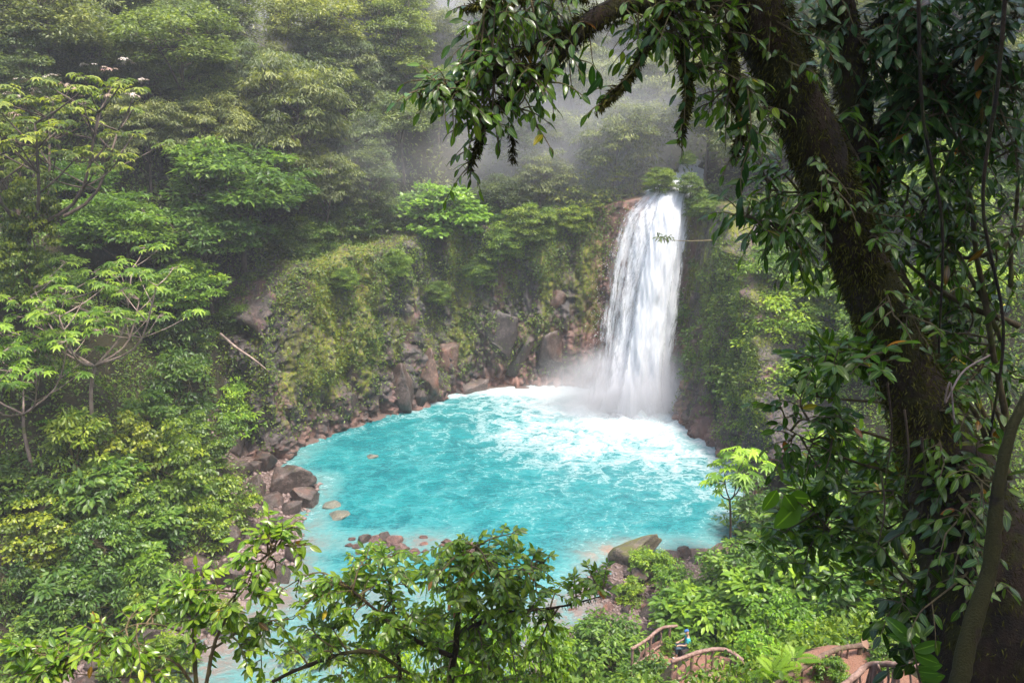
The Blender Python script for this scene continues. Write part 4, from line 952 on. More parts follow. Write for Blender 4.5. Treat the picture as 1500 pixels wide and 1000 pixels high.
for px, py, w, t, lb in [(1215, 985, 60, (1.2, 1.4, .7), 'leafy plant at the foot of the dark stair railing'), (1300, 960, 60, (.9, 1.1, .7), 'small bush over the pale stakes'), (985, 945, 40, (1.1, 1.3, .7), 'small bush at the edge of the lower path'), (1150, 1000, 60, (1.2, 1.5, .7), 'bush at the bottom between the two landings')]: plant('bush', px, py, w, lb, t, name='shrub')
# ferns
rg = np.random.default_rng(12)
V0, F0, m0 = LEAF['frond']; frond = mk_mesh('frond', V0, F0, {'rnd': np.full(len(V0), .6), 'mid': m0}, M['leaf_bank'])
for px, py, s, t, lb in [(98, 610, 1.6, (1.0, 1.4, .9), 'fern with arching fronds under the cecropia'), (160, 830, 1.2, (1.1, 1.35, .8), 'pale fern low on the left bank'),
                         (1135, 965, .55, (1.3, 1.5, .6), 'bright fern at the near end of the fern bank'), (1165, 945, .55, (1.3, 1.5, .6), 'bright fern next to the dark railing'),
                         (1095, 905, .7, (1.3, 1.4, .8), 'yellowish fern behind the curved log railing'), (1120, 935, .5, (1.3, 1.6, .6), 'small bright fern between the two railings'), (1060, 495, 1.6, (1.3, 1.5, .8), 'fern on the rock right of the waterfall')]:
    g = ground(px, py, .9, 12); r = root('fern', (g[0], g[1], g[2] - .35), lb, 'fern')
    for i in range(8):
        o = link('frond', frond, r); o.rotation_euler = (rg.normal(0, .15), -.35 + rg.normal(0, .2), i * .785 + rg.normal(0, .2)); sc = s * rg.uniform(.8, 1.1); o.scale = (sc,) * 3; o.color = (*t, 1)

# ------------------------------------------------------------------ ground cover, ivy on the cliff: too many leaves to count
def cover(name, pts, nrm, lkind, size, mat, seed, per=5, spread=.3, lift=.2, tintv=.5):
    rg = np.random.default_rng(seed); n = len(pts); c = np.repeat(pts, per, 0); N = len(c); nn = np.repeat(nrm, per, 0)
    P = c + rg.normal(0, spread, (N, 3)) + nn * np.abs(rg.normal(0, lift, N))[:, None]
    D = norm(rg.normal(size=(N, 3)) + nn * .2 - [0, 0, .35]); Nn = norm(nn + rg.normal(0, .35, (N, 3)) + [0, 0, .5])
    acc = Acc(); rnd = np.clip(.5 * np.repeat(rg.random(n), per) + .5 * rg.random(N), 0, .93)
    add_leaves(acc, lkind, P, D, Nn, size * rg.uniform(.6, 1.3, N), rnd)
    return link(name, acc.mesh(name, M[mat]), kind='stuff')
def tnormal(P):
    e = .4; hx = (H(P[:, 0] + e, P[:, 1]) - H(P[:, 0] - e, P[:, 1])) / (2 * e); hy = (H(P[:, 0], P[:, 1] + e) - H(P[:, 0], P[:, 1] - e)) / (2 * e)
    return norm(np.stack([-hx, -hy, np.ones(len(P))], -1))
def scatter(n, x0, x1, y0, y1, test, seed):
    rg = np.random.default_rng(seed); x = rg.uniform(x0, x1, n); y = rg.uniform(y0, y1, n); s = sdf(x, y)
    z = H(x, y); P = np.stack([x, y, z], -1); k = test(P, s); return P[k]
def infr(P, mg=60):
    a, b, d = project(P); return (d > 0) & (a > -mg) & (a < 1500 + mg) & (b > -mg) & (b < 1000 + mg)
cl = lambda P, f=.18: fbm(P * [f, f, f], 77, 3)
P = scatter(26000, -70, 70, 58, 128, lambda P, s: (s > 4.6) & infr(P) & (np.hypot((P[:, 0] - FALLX - (P[:, 1] - FALLY) * .12), 0) + 0 * s > 1.6), 1)
cover('forest_undergrowth', P, tnormal(P), 'far', .42, 'leaf_far', 2, 6, .55, .7).color = (.95, .95, .85, 1)
P = scatter(34000, -44, -8, 24, 62, lambda P, s: (s > 3.4) & infr(P) & (fbm(P * [.45, .45, .3], 91, 3) > -.22), 3)
cover('bank_ground_cover', P, tnormal(P), 'far', .22, 'leaf_bank', 4, 4, .22, .28).color = (.9, 1.0, .8, 1)
fl = np.array([(a, b, r) for a, b, r, _ in FLATS])
def offpath(P): return np.all(np.hypot(P[:, None, 0] - fl[None, :, 0], P[:, None, 1] - fl[None, :, 1]) > fl[None, :, 2] * 1.15, 1)
P = scatter(46000, -6, 40, 12, 64, lambda P, s: (s > 3.2 + 1.5 * (P[:, 1] < 37)) & infr(P) & offpath(P), 5)
cover('slope_ground_cover', P, tnormal(P), 'far', .22, 'leaf_bank', 6, 5, .22, .28).color = (.95, 1.05, .8, 1)
rg = np.random.default_rng(6)
fl_ = CLP.reshape(-1, 3); vz = CLZ.ravel(); pxl = CLPX.ravel(); den = .18 + 1.1 * np.clip(fbm(fl_ * .35, 61, 3) + .1, 0, 1) * sstep(1.5, 6, vz) + .8 * sstep(8, 12, vz) + 1.2 * (pxl > 1010) * sstep(3, 6, vz)
den = den * (1 - np.clip(np.repeat(CLF, NVc) * 1.25, 0, 1)) * (vz > 1.0); nn_ = np.repeat(np.column_stack([-CLN, np.full(NU, .25)]), NVc, 0)
NI = 16000
pick = rg.choice(len(fl_), NI, p=den / den.sum())
cover('cliff_ivy', fl_[pick] + rg.normal(0, .12, (NI, 3)), norm(nn_[pick]), 'far', .19, 'leaf_bank', 7, 6, .16, .10).color = (.85, .9, .65, 1)

den2 = np.clip(fbm(fl_ * [.7, .7, .2], 83, 4) + .05, 0, 1) * np.clip(mossy.ravel(), 0, 1) * sstep(2, 4, vz); NI = 9000
pick = rg.choice(len(fl_), NI, p=den2 / den2.sum())
o = cover('cliff_moss', fl_[pick] + rg.normal(0, .08, (NI, 3)), norm(nn_[pick]), 'tuft', .16, 'moss', 17, 5, .12, .03); o.color = (2.6, 3.2, 1.4, 1)

# ------------------------------------------------------------------ foreground plants: limbs, twigs, single leaves
def fg_plant(name, label, cat, base, limbs, blobs, lkind, lsize, leaf, wood, seed, twigL=.35, per=7, droop=.35, nobj=300, tint=(1, 1, 1), moss=0, trunks=0, twr=.006, updir=.2, group=None, face=.35, woodname='branch'):
    """limbs: [(points (px, py, Y, radius), twigs)]; blobs: (px, py, Y, radius in pixels, branches reaching there)"""
    rg = np.random.default_rng(seed); r = root(name, base, label, cat, group); B = np.array(base, float)
    hosts = []; samples = []; woodacc = Acc()
    for i, (pts, ntw) in enumerate(limbs):
        Wp = np.array([at(p[0], p[1], p[2]) for p in pts]); rad = np.array([p[3] for p in pts])
        big = i < trunks; n = 70 if big else 30
        L = crom(np.column_stack([Wp, rad]), n); L[:, :3] += (.02 if not big else .01) * np.stack([fbm(L[:, :3] * 2 + k * 5, seed + k, 2) for k in range(3)], -1)
        V, F = tube(L[:, :3] - B, np.maximum(L[:, 3], .004), 26 if big else 8, .20 if big else .25, seed + i)
        link('trunk' if big else 'limb', mk_mesh('trunk' if big else 'limb', V, F, None, M[wood], True), r)
        samples.append(L)
        if ntw: hosts.append((L[:, :3], ntw, .25))
    S_ = np.concatenate(samples)
    for (px, py, Y, rp, mbr) in blobs:
        c = at(px, py, Y); R = rp * project(c)[2] / FPX
        for _ in range(mbr):
            d = rg.normal(size=3); t = c + d / max(1, np.linalg.norm(d) / 1.25) * R * [.8, .7, .8]
            q = S_[:, :3] + [0, 0, -.1]; b = S_[np.argmin(((q - t) ** 2).sum(1) + rg.uniform(0, .25, len(q)))][:3]
            md = (b + t) / 2 + np.array([rg.normal(0, .08), rg.normal(0, .08), rg.uniform(.0, .18)]) * np.linalg.norm(t - b)
            L = crom([b, md, t], 12); woodacc.add(*tube(L - B, np.linspace(.012, .005, 12), 5)); hosts.append((L, max(3, int(3 + 2.5 * np.linalg.norm(t - b) / .6)), .35))
    Pl, Dl, Nl, Sl = [], [], [], []
    for L, ntw, t0 in hosts:
        T = np.gradient(L, axis=0)
        for k in range(ntw + 1):
            f = (t0 + (1 - t0) * rg.random()) if k < ntw else 1.0
            i = min(len(L) - 1, int(f * (len(L) - 1))); b = L[i]; td = norm(T[i])
            d = norm(rg.normal(size=3)); d = norm(d - td * d.dot(td)); dr = norm(d * (.8 if k < ntw else .15) + td * .6 + [0, 0, updir]); ln = twigL * rg.uniform(.45, 1.2)
            tw = np.array([b + dr * ln * s - np.array([0, 0, droop * ln * s * s]) for s in np.linspace(0, 1, 6)])
            woodacc.add(*tube(tw - B, np.linspace(twr, twr * .45, 6), 4, cap=False))
            nl = max(3, int(per * rg.uniform(.6, 1.3)))
            tt = norm(tw[-1] - tw[-2]); side = norm(np.cross(tt, [0, 0, 1]) + rg.normal(0, .2, 3))
            for j in range(nl):
                s = .18 + .82 * (j + .5) / nl; p = tw[0] + (tw[-1] - tw[0]) * s; q = s * 5; a = int(q); p = tw[a] + (tw[min(5, a + 1)] - tw[a]) * (q - a)
                sg = 1 if j % 2 else -1
                dd = tt * (.55 if j < nl - 1 else 1.5) + side * sg * .85 * (1 if j < nl - 1 else .1) + rg.normal(0, .25, 3) - np.array([0, 0, droop * .8])
                Pl.append(p); Dl.append(dd); Sl.append(lsize * rg.uniform(.65, 1.2))
                Nl.append(np.array([0, -face, 1.0]) + rg.normal(0, .33, 3))
    wm = woodacc.mesh('twigs', M['twig'], True)
    link('twigs', wm, r, kind='stuff')
    P, D, Nn, S = np.array(Pl), norm(np.array(Dl)), np.array(Nl), np.array(Sl)
    X, Yp, dep = project(P); vis = (X > -20) & (X < 1520) & (Yp > -20) & (Yp < 1020) & (dep > .3)
    order = np.argsort(np.where(vis, -S / np.maximum(dep, .3), 9)); single = order[:min(nobj, int(vis.sum()))]; rest = order[len(single):]
    V0, F0, m0 = LEAF[lkind]; meshes = [mk_mesh('leaf', V0, F0, {'rnd': np.full(len(V0), q), 'mid': m0}, M[leaf]) for q in (.15, .35, .5, .65, .9)]
    Xd = D; Zd = norm(Nn - Xd * (Nn * Xd).sum(-1, keepdims=True)); Yd = np.cross(Zd, Xd)
    for i in single:
        o = bpy.data.objects.new('leaf', meshes[rg.integers(5)]); COL.objects.link(o); o.parent = r
        A = np.eye(4); A[:3, 0] = Xd[i] * S[i]; A[:3, 1] = Yd[i] * S[i]; A[:3, 2] = Zd[i] * S[i]; A[:3, 3] = P[i] - B
        o.matrix_local = Matrix(A.tolist()); k_ = rg.uniform(.7, 1.3); w_ = rg.uniform(-.15, .2); o.color = (tint[0] * k_ * (1 + w_), tint[1] * k_, tint[2] * k_ * (1 - w_), 1)
        if rg.random() < .035: o.color = [(4.0, 1.9, 1.0, 1), (3.2, .9, .8, 1), (2.6, .55, .6, 1)][rg.integers(3)]
    if len(rest):
        acc = Acc(); add_leaves(acc, lkind, P[rest] - B, D[rest], Nn[rest], S[rest], np.where(rg.random(len(rest)) < .006, 1, rg.random(len(rest)) * .92))
        o = link('foliage', acc.mesh('foliage', M[leaf]), r, kind='stuff'); o.color = (*tint, 1)
    if moss:
        acc = Acc()
        for Ls in samples:
            n = int(moss * len(Ls) / 30 * (7 if Ls[:, 3].mean() > .1 else 1)); i = rg.integers(0, len(Ls), n); d = norm(rg.normal(size=(n, 3)))
            T = norm(np.gradient(Ls[:, :3], axis=0))[i]; d = norm(d - T * (d * T).sum(1, keepdims=True))
            p = Ls[i, :3] + d * (Ls[i, 3:4] * rg.uniform(.8, 1.12, (n, 1))) - B + T * rg.normal(0, .04, (n, 1))
            dd = norm(d * .8 - [0, 0, .9] + rg.normal(0, .5, (n, 3)))
            add_leaves(acc, 'tuft', p, dd, d + rg.normal(0, .3, (n, 3)), rg.uniform(.02, .068, n), rg.random(n))
        link('moss', acc.mesh('moss', M['moss']), r, kind='stuff')
    return r
def gz(x, y): return float(H(np.array([x]), np.array([y]))[0])

# the big leaning tree on the right with its arm over the top of the view
b = at(1470, 1040, 5.3)
big = fg_plant('mossy_tree', 'big dark mossy tree leaning across the right side, one arm reaching over the pool', 'tree', (b[0], b[1], b[2] - .6),
  [([(1470, 1090, 5.2, .50), (1450, 930, 5.3, .46), (1425, 790, 5.5, .40), (1380, 670, 5.7, .27), (1335, 560, 5.9, .22), (1300, 480, 6.0, .195), (1268, 400, 6.0, .18), (1236, 320, 6.0, .172), (1204, 240, 6.0, .172), (1168, 150, 6.0, .178), (1128, 55, 6.0, .185), (1088, -45, 6.0, .2), (1040, -170, 6.0, .2), (1000, -320, 5.9, .12)], 0),
   ([(1115, 10, 6.0, .14), (1050, -6, 5.9, .11), (960, -2, 5.8, .085), (885, 18, 5.7, .070), (835, 62, 5.6, .055), (800, 103, 5.6, .043), (760, 130, 5.6, .032), (728, 156, 5.6, .022), (706, 172, 5.6, .014), (700, 200, 5.6, .009), (690, 232, 5.6, .005)], 16),
   ([(880, 24, 5.7, .05), (840, 40, 5.65, .03), (795, 66, 5.6, .022), (745, 80, 5.6, .014), (690, 92, 5.55, .008)], 12),
   ([(800, 103, 5.6, .025), (750, 102, 5.5, .018), (705, 112, 5.5, .013), (665, 130, 5.45, .008), (632, 132, 5.4, .005)], 16),
   ([(860, -8, 5.8, .03), (800, -15, 5.7, .022), (740, 5, 5.6, .013), (690, 12, 5.6, .006)], 12),
   ([(985, 0, 5.8, .03), (950, 60, 5.7, .012), (920, 115, 5.65, .007), (885, 150, 5.6, .004)], 4),
   ([(1020, 0, 5.8, .03), (1000, 70, 5.7, .013), (1010, 130, 5.7, .008), (1000, 190, 5.65, .004)], 5),
   ([(1070, 40, 5.9, .02), (1075, 120, 5.7, .01), (1092, 180, 5.7, .007), (1083, 215, 5.7, .004)], 5),
   ([(1040, -170, 6.0, .1), (800, -260, 5.0, .08), (500, -330, 4.0, .05)], 0), ([(1040, -170, 6.0, .1), (1200, -300, 4.0, .08), (1300, -500, 3.0, .05)], 0)],
  [(700, 20, 5.6, 45, 9), (760, 40, 5.6, 40, 7), (820, 30, 5.6, 40, 7), (720, 85, 5.55, 40, 8), (770, 130, 5.5, 40, 7), (690, 165, 5.5, 34, 7), (655, 130, 5.4, 30, 6), (925, 40, 5.8, 40, 7), (985, 45, 5.8, 42, 8), (1030, 60, 5.8, 45, 8), (1060, 120, 5.8, 40, 6), (1020, 20, 5.7, 50, 9), (690, 235, 5.6, 12, 1), (1085, 190, 5.7, 34, 4), (1110, 120, 5.7, 32, 2), (1190, 330, 5.7, 36, 2), (1400, 640, 5.2, 45, 2), (1220, 250, 5.7, 45, 2), (1290, 350, 5.7, 40, 2), (1180, 60, 5.7, 40, 2), (1330, 500, 5.6, 45, 3), (1430, 780, 4.9, 45, 3), (1380, 860, 4.9, 50, 3), (1470, 700, 4.9, 40, 2)],
  'near', .098, 'leaf_near', 'bark_moss', 301, twigL=.22, per=4, droop=.42, moss=2600, trunks=1, face=.5, tint=(1.15, 1.2, .8))
# its crown overhead, out of frame: placed to shade the right of the view
rg = np.random.default_rng(9); acc = Acc(); C = np.stack([rg.uniform(2.4, 9.0, 170), rg.uniform(-1.5, 7.0, 170), rg.uniform(26.6, 30.0, 170)], -1)
C = C[C[:, 2] > 24.6 + .28 * np.maximum(C[:, 1], 0) + .3]
blob_leaves(acc, rg, C - np.array(big.location), rg.uniform(.5, 1.0, len(C)), .6, 110, 'mid', .2)
link('crown', acc.mesh('crown', M['leaf_mid']), big)

b2 = at(1290, 420, 7.0)
fg_plant('mossy_tree', 'slimmer dark tree standing upright behind the big leaning trunk', 'tree', (b2[0], b2[1], gz(b2[0], b2[1])),
  [([(1345, 760, 7.3, .16), (1320, 560, 7.2, .14), (1295, 430, 7.1, .13), (1268, 270, 7.0, .125), (1250, 150, 7.0, .12), (1236, 60, 7.0, .12), (1222, -60, 7.0, .11)], 3),
   ([(1260, 230, 7.0, .05), (1330, 140, 6.8, .035), (1420, 80, 6.6, .02), (1490, 20, 6.5, .01)], 8), ([(1240, 90, 7.0, .04), (1290, 30, 6.8, .03), (1370, -10, 6.6, .02)], 6), ([(1236, 60, 7.0, .03), (1190, 40, 6.8, .02), (1180, 110, 6.7, .01)], 3)],
  [(1290, 40, 6.8, 70, 12), (1370, 40, 6.7, 75, 14), (1450, 40, 6.6, 70, 12), (1330, 110, 6.8, 60, 10), (1420, 120, 6.6, 70, 10), (1200, 30, 6.8, 40, 5), (1300, 190, 6.8, 60, 7), (1450, 200, 6.6, 60, 8), (1240, 300, 6.7, 45, 4)],
  'near', .13, 'leaf_shade', 'bark_moss', 302, twigL=.30, per=7, droop=.4, moss=500, trunks=1)

# shaded understorey shrubs in front of and behind the trunk; low tints paint in shade
def under(label, basepx, limbs, blobs, lk, ls, leaf, seed, **kw):
    p = at(*basepx); z = gz(p[0], p[1]); lim = []
    for l in limbs: lim.append((l, kw.get('ltw', 4)))
    k2 = {k: v for k, v in kw.items() if k != 'ltw'}
    return fg_plant('shrub', label, 'shrub', (p[0], p[1], z), lim, blobs, lk, ls, leaf, 'twig' if 'wood' not in kw else kw['wood'], seed, **{k: v for k, v in k2.items() if k != 'wood'})
under('shaded shrub of drooping narrow leaves hanging left of the leaning trunk', (1330, 700, 5.0),
  [[(1420, 620, 6.9, .03), (1330, 420, 6.9, .022), (1230, 300, 6.9, .016), (1130, 280, 6.9, .008)], [(1330, 420, 6.9, .02), (1250, 330, 6.8, .014), (1150, 330, 6.8, .010), (1080, 315, 6.8, .006)], [(1300, 380, 6.9, .02), (1250, 220, 6.9, .014), (1190, 150, 6.9, .008)]],
  [(1170, 235, 6.9, 55, 4), (1130, 290, 6.8, 55, 5), (1200, 180, 6.9, 45, 2), (1235, 290, 6.8, 55, 4), (1160, 345, 6.8, 50, 4), (1100, 320, 6.8, 35, 3), (1330, 230, 7.2, 60, 5), (1210, 350, 6.8, 45, 2)],
  'nearslim', .145, 'leaf_near', 311, twigL=.28, per=6, droop=.35, tint=(.85, 1.0, .55))
under('dense shaded shrub filling the upper right corner with long glossy leaves', (1480, 500, 4.6),
  [[(1480, 640, 6.7, .03), (1440, 420, 6.7, .022), (1420, 280, 6.7, .016), (1400, 160, 6.7, .008)], [(1470, 500, 6.7, .025), (1380, 330, 6.8, .014), (1310, 260, 6.9, .008)], [(1480, 420, 6.6, .02), (1490, 250, 6.6, .012), (1480, 120, 6.6, .006)]],
  [(1390, 200, 6.7, 75, 8), (1450, 170, 6.7, 70, 7), (1400, 290, 6.7, 70, 7), (1470, 290, 6.7, 60, 6), (1330, 300, 6.8, 55, 5), (1480, 80, 6.7, 50, 5), (1450, 370, 6.6, 60, 5)],
  'nearslim', .15, 'leaf_near', 312, twigL=.3, per=6, droop=.28, tint=(.8, .95, .52))
under('open shaded shrub with bare curving branches in the middle right', (1480, 760, 5.6),
  [[(1480, 700, 7.2, .035), (1420, 560, 7.3, .025), (1370, 480, 7.3, .02), (1310, 400, 7.4, .012)], [(1490, 480, 6.8, .03), (1400, 440, 6.9, .022), (1330, 390, 7.1, .016), (1270, 330, 7.2, .01)], [(1500, 340, 6.8, .02), (1440, 375, 6.8, .018), (1390, 375, 6.9, .014), (1330, 350, 7.0, .01)], [(1430, 560, 7.2, .02), (1400, 440, 7.2, .014), (1390, 300, 7.2, .008)]],
  [(1440, 420, 6.9, 50, 4), (1400, 470, 7.1, 50, 4), (1470, 530, 6.9, 45, 4), (1340, 400, 7.2, 40, 3), (1480, 420, 6.8, 40, 3)],
  'near', .13, 'leaf_near', 313, twigL=.26, per=5, droop=.25, tint=(.7, .85, .6))
under('shaded shrub of soft leaves crossing the trunk at mid height', (1480, 760, 4.9),
  [[(1470, 720, 6.8, .03), (1420, 600, 6.8, .02), (1330, 540, 6.8, .014), (1230, 545, 6.8, .008)], [(1400, 620, 6.8, .02), (1290, 590, 6.8, .012), (1190, 580, 6.8, .006)], [(1470, 640, 6.7, .02), (1440, 540, 6.7, .012), (1470, 470, 6.7, .008)]],
  [(1240, 535, 5.2, 40, 2), (1310, 520, 5.2, 50, 2), (1240, 535, 6.8, 55, 3), (1310, 520, 6.8, 60, 3), (1370, 540, 6.7, 60, 4), (1190, 560, 6.8, 45, 3), (1440, 540, 6.7, 55, 4), (1400, 610, 6.7, 50, 3)],
  'near', .125, 'leaf_near', 314, twigL=.28, per=6, droop=.22, tint=(.85, 1.0, .55))
under('twiggy shaded shrub with drooping sprays right of the sapling', (1460, 820, 5.0),
  [[(1450, 800, 6.6, .03), (1380, 690, 6.6, .02), (1290, 640, 6.6, .014), (1170, 610, 6.6, .006)], [(1390, 720, 6.6, .02), (1300, 690, 6.6, .014), (1220, 660, 6.6, .008), (1150, 625, 6.6, .005)], [(1400, 740, 6.6, .02), (1330, 720, 6.6, .013), (1250, 720, 6.6, .006)]],
  [(1180, 610, 6.6, 45, 4), (1240, 640, 6.6, 50, 4), (1220, 690, 6.6, 50, 4), (1300, 640, 6.6, 45, 3), (1170, 660, 6.6, 35, 3), (1320, 700, 6.6, 45, 3)],
  'near', .12, 'leaf_near', 315, twigL=.26, per=5, droop=.3, tint=(.8, .95, .65))
under('glossy shrub of upright oval leaves under the shaded twigs', (1380, 860, 8.0),
  [[(1370, 900, 8.0, .03), (1310, 790, 8.0, .02), (1250, 720, 8.0, .01)], [(1340, 860, 8.0, .02), (1230, 790, 8.0, .014), (1180, 730, 8.0, .008)], [(1360, 880, 8.0, .02), (1270, 850, 8.0, .01)]],
  [(1240, 700, 8.0, 60, 10), (1190, 750, 8.0, 55, 9), (1280, 760, 8.0, 60, 9), (1220, 810, 8.0, 60, 9), (1310, 830, 8.0, 55, 7), (1300, 690, 8.0, 50, 6), (1150, 800, 8.2, 45, 5)],
  'near', .145, 'leaf_near', 316, twigL=.24, per=8, droop=.15, updir=.6, tint=(1.25, 1.35, .9))
under('dark broad-leaved shrub pressed against the big trunk at the lower right', (1420, 900, 4.6),
  [[(1440, 960, 5.5, .025), (1400, 820, 5.5, .018), (1390, 700, 5.5, .01)], [(1430, 920, 5.5, .02), (1340, 860, 5.6, .012), (1290, 800, 5.7, .006)], [(1440, 800, 5.4, .02), (1440, 720, 5.4, .012), (1430, 660, 5.4, .006)]],
  [(1390, 740, 5.5, 50, 3), (1370, 800, 5.5, 55, 3), (1340, 860, 5.6, 50, 3), (1440, 740, 5.4, 45, 3), (1400, 880, 5.5, 40, 2), (1330, 920, 5.6, 40, 2), (1380, 940, 5.5, 45, 2)],
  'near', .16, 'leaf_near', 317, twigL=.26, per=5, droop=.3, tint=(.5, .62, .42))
# foreground bush at the bottom centre
under('leafy foreground bush with mossy stems at the bottom centre in front of the pool', (650, 1030, 8.0),
  [[(655, 1040, 7.8, .040), (668, 930, 7.8, .032), (680, 860, 7.8, .022), (700, 800, 7.8, .008)], [(668, 930, 7.8, .03), (720, 905, 7.7, .026), (780, 893, 7.7, .018), (830, 885, 7.7, .012), (880, 872, 7.7, .006)], [(590, 1040, 8.1, .03), (583, 950, 8.1, .022), (575, 880, 8.1, .014), (560, 820, 8.1, .006)],
   [(660, 960, 7.8, .03), (590, 925, 7.6, .022), (540, 885, 7.6, .016), (500, 850, 7.6, .007)], [(400, 1000, 7.5, .02), (470, 965, 7.5, .024), (540, 955, 7.5, .022), (600, 985, 7.5, .016)], [(668, 930, 7.8, .02), (740, 860, 7.9, .012), (800, 820, 7.9, .005)]],
  [(700, 830, 7.8, 65, 18), (640, 850, 7.8, 60, 12), (760, 840, 7.8, 60, 13), (570, 850, 8.0, 60, 12), (510, 860, 7.8, 50, 9), (800, 880, 7.7, 50, 8), (720, 900, 7.8, 60, 9), (600, 910, 7.8, 60, 9), (500, 920, 7.7, 55, 8), (860, 860, 7.7, 30, 4), (690, 800, 7.8, 25, 5), (440, 900, 7.7, 50, 7), (650, 960, 7.8, 70, 8), (760, 960, 7.7, 60, 7), (540, 980, 7.7, 60, 6)],
  'near', .10, 'leaf_near', 321, twigL=.22, per=9, droop=.3, ltw=5, wood='bark_moss', moss=260, tint=(1.65, 1.6, .85), updir=.35)
under('thin yellowish twigs with sunlit leaves at the bottom left', (300, 1030, 7.0),
  [[(292, 1040, 7.0, .026), (284, 960, 7.0, .02), (282, 915, 7.0, .012), (290, 890, 7.0, .005)], [(296, 1030, 7.0, .022), (312, 950, 7.0, .018), (330, 905, 7.0, .014), (360, 845, 7.0, .009), (408, 803, 7.0, .004)], [(290, 1010, 7.0, .016), (250, 970, 6.9, .013), (160, 956, 6.9, .009), (95, 968, 6.9, .005)],
   [(285, 935, 7.0, .012), (240, 918, 7.0, .009), (198, 913, 7.0, .008), (160, 930, 7.0, .005)], [(310, 950, 7.0, .014), (370, 915, 7.1, .01), (430, 905, 7.1, .006)], [(290, 985, 7.0, .008), (190, 990, 6.9, .006), (92, 985, 6.9, .003)]],
  [(60, 955, 6.9, 45, 8), (110, 945, 6.9, 45, 7), (30, 975, 6.8, 40, 6), (190, 915, 7.0, 40, 5), (260, 895, 7.0, 45, 7), (310, 880, 7.0, 40, 6), (370, 825, 7.0, 35, 6), (405, 795, 7.0, 26, 5), (390, 880, 7.1, 45, 6), (240, 950, 7.0, 40, 4), (340, 960, 7.0, 45, 5), (430, 770, 7.0, 8, 1)],
  'near', .115, 'leaf_near', 322, twigL=.22, per=6, droop=.3, ltw=3, tint=(1.75, 1.65, .8), updir=.35)
# small plants hanging in the upper view
def hang(name, label, cat, pts, leafk, n, size, tint, mat='leaf_shade', seed=1, down=1.0):
    W_ = np.array([at(*p[:3]) for p in pts]); L = crom(np.column_stack([W_, [p[3] for p in pts]]), 16); o0 = L[0, :3].copy(); r = root(name, o0, label, cat)
    V, F = tube(L[:, :3] - o0, L[:, 3], 5); link('stem', mk_mesh('stem', V, F, None, M['twig'], True), r); rg = np.random.default_rng(seed)
    V0, F0, m0 = LEAF[leafk]; me = mk_mesh('leaf', V0, F0, {'rnd': np.full(len(V0), .4), 'mid': m0}, M[mat])
    for i in range(n):
        t = (i + .7) / n; p = L[int(t * 15), :3] - o0; d = norm(np.array([rg.normal(0, .7), rg.normal(0, .3), -down + rg.normal(0, .25)])); z = norm(np.array([rg.normal(0, .4), -1, .3])); z = norm(z - d * z.dot(d)); y = np.cross(z, d); s = size * rg.uniform(.7, 1.2)
        A = np.eye(4); A[:3, 0] = d * s; A[:3, 1] = y * s; A[:3, 2] = z * s; A[:3, 3] = p
        q = bpy.data.objects.new('leaf', me); COL.objects.link(q); q.parent = r; q.matrix_local = Matrix(A.tolist()); q.color = (*tint, 1)
    return r
hang('hanging_bamboo', 'narrow bladed leaves dangling under the overhanging branch', 'vine', [(825, 75, 5.6, .004), (850, 88, 5.6, .004), (868, 95, 5.6, .003), (884, 118, 5.6, .002)], 'nearslim', 7, .16, (.8, 1, .8), seed=3)
hang('hanging_vine', 'lone narrow leaf blade dangling beside the bamboo leaves', 'vine', [(828, 80, 5.6, .002), (828, 112, 5.6, .002)], 'nearslim', 2, .15, (.8, .9, .8), seed=5)
hang('hanging_vine', 'thin vine hanging before the upper cascade with a cluster of dark leaves', 'vine', [(1002, 60, 5.6, .004), (1004, 120, 5.6, .003), (1002, 182, 5.6, .003)], 'near', 6, .11, (.6, .8, .6), seed=6)
hang('hanging_vine', 'vine hanging against the mist with leaves at its end left of the leaning trunk', 'vine', [(960, 40, 5.6, .004), (930, 100, 5.6, .003), (890, 138, 5.6, .003), (880, 152, 5.6, .002)], 'near', 7, .10, (.6, .8, .6), seed=8)
hang('hanging_vine', 'long vine with drooping leaves at the left edge of the leaning trunk', 'vine', [(1095, 130, 5.5, .006), (1100, 200, 5.5, .005), (1085, 260, 5.5, .004), (1092, 330, 5.5, .003)], 'nearslim', 12, .15, (.5, .7, .5), seed=9)
# strand of dead moss
rg = np.random.default_rng(31); acc = Acc(); p0 = at(748, 181, 5.6); n = 160; t = rg.random(n); P = np.stack([.01 * rg.normal(size=n) + .02 * t, .01 * rg.normal(size=n), -.25 * t], -1)
add_leaves(acc, 'tuft', P, norm(np.stack([rg.normal(0, .5, n), rg.normal(0, .4, n), -np.ones(n)], -1)), rg.normal(size=(n, 3)), .05, rg.random(n) * .3)
acc.add(*tube([[0, 0, .32], [.0, 0, 0.1], [.015, 0, -.24]], .003, 4), rnd=.1, mid=0)
thing(link('moss_strand', acc.mesh('moss_strand', M['moss']), loc=p0), 'dark strand of dead moss hanging in mid-air under the branch', 'moss')
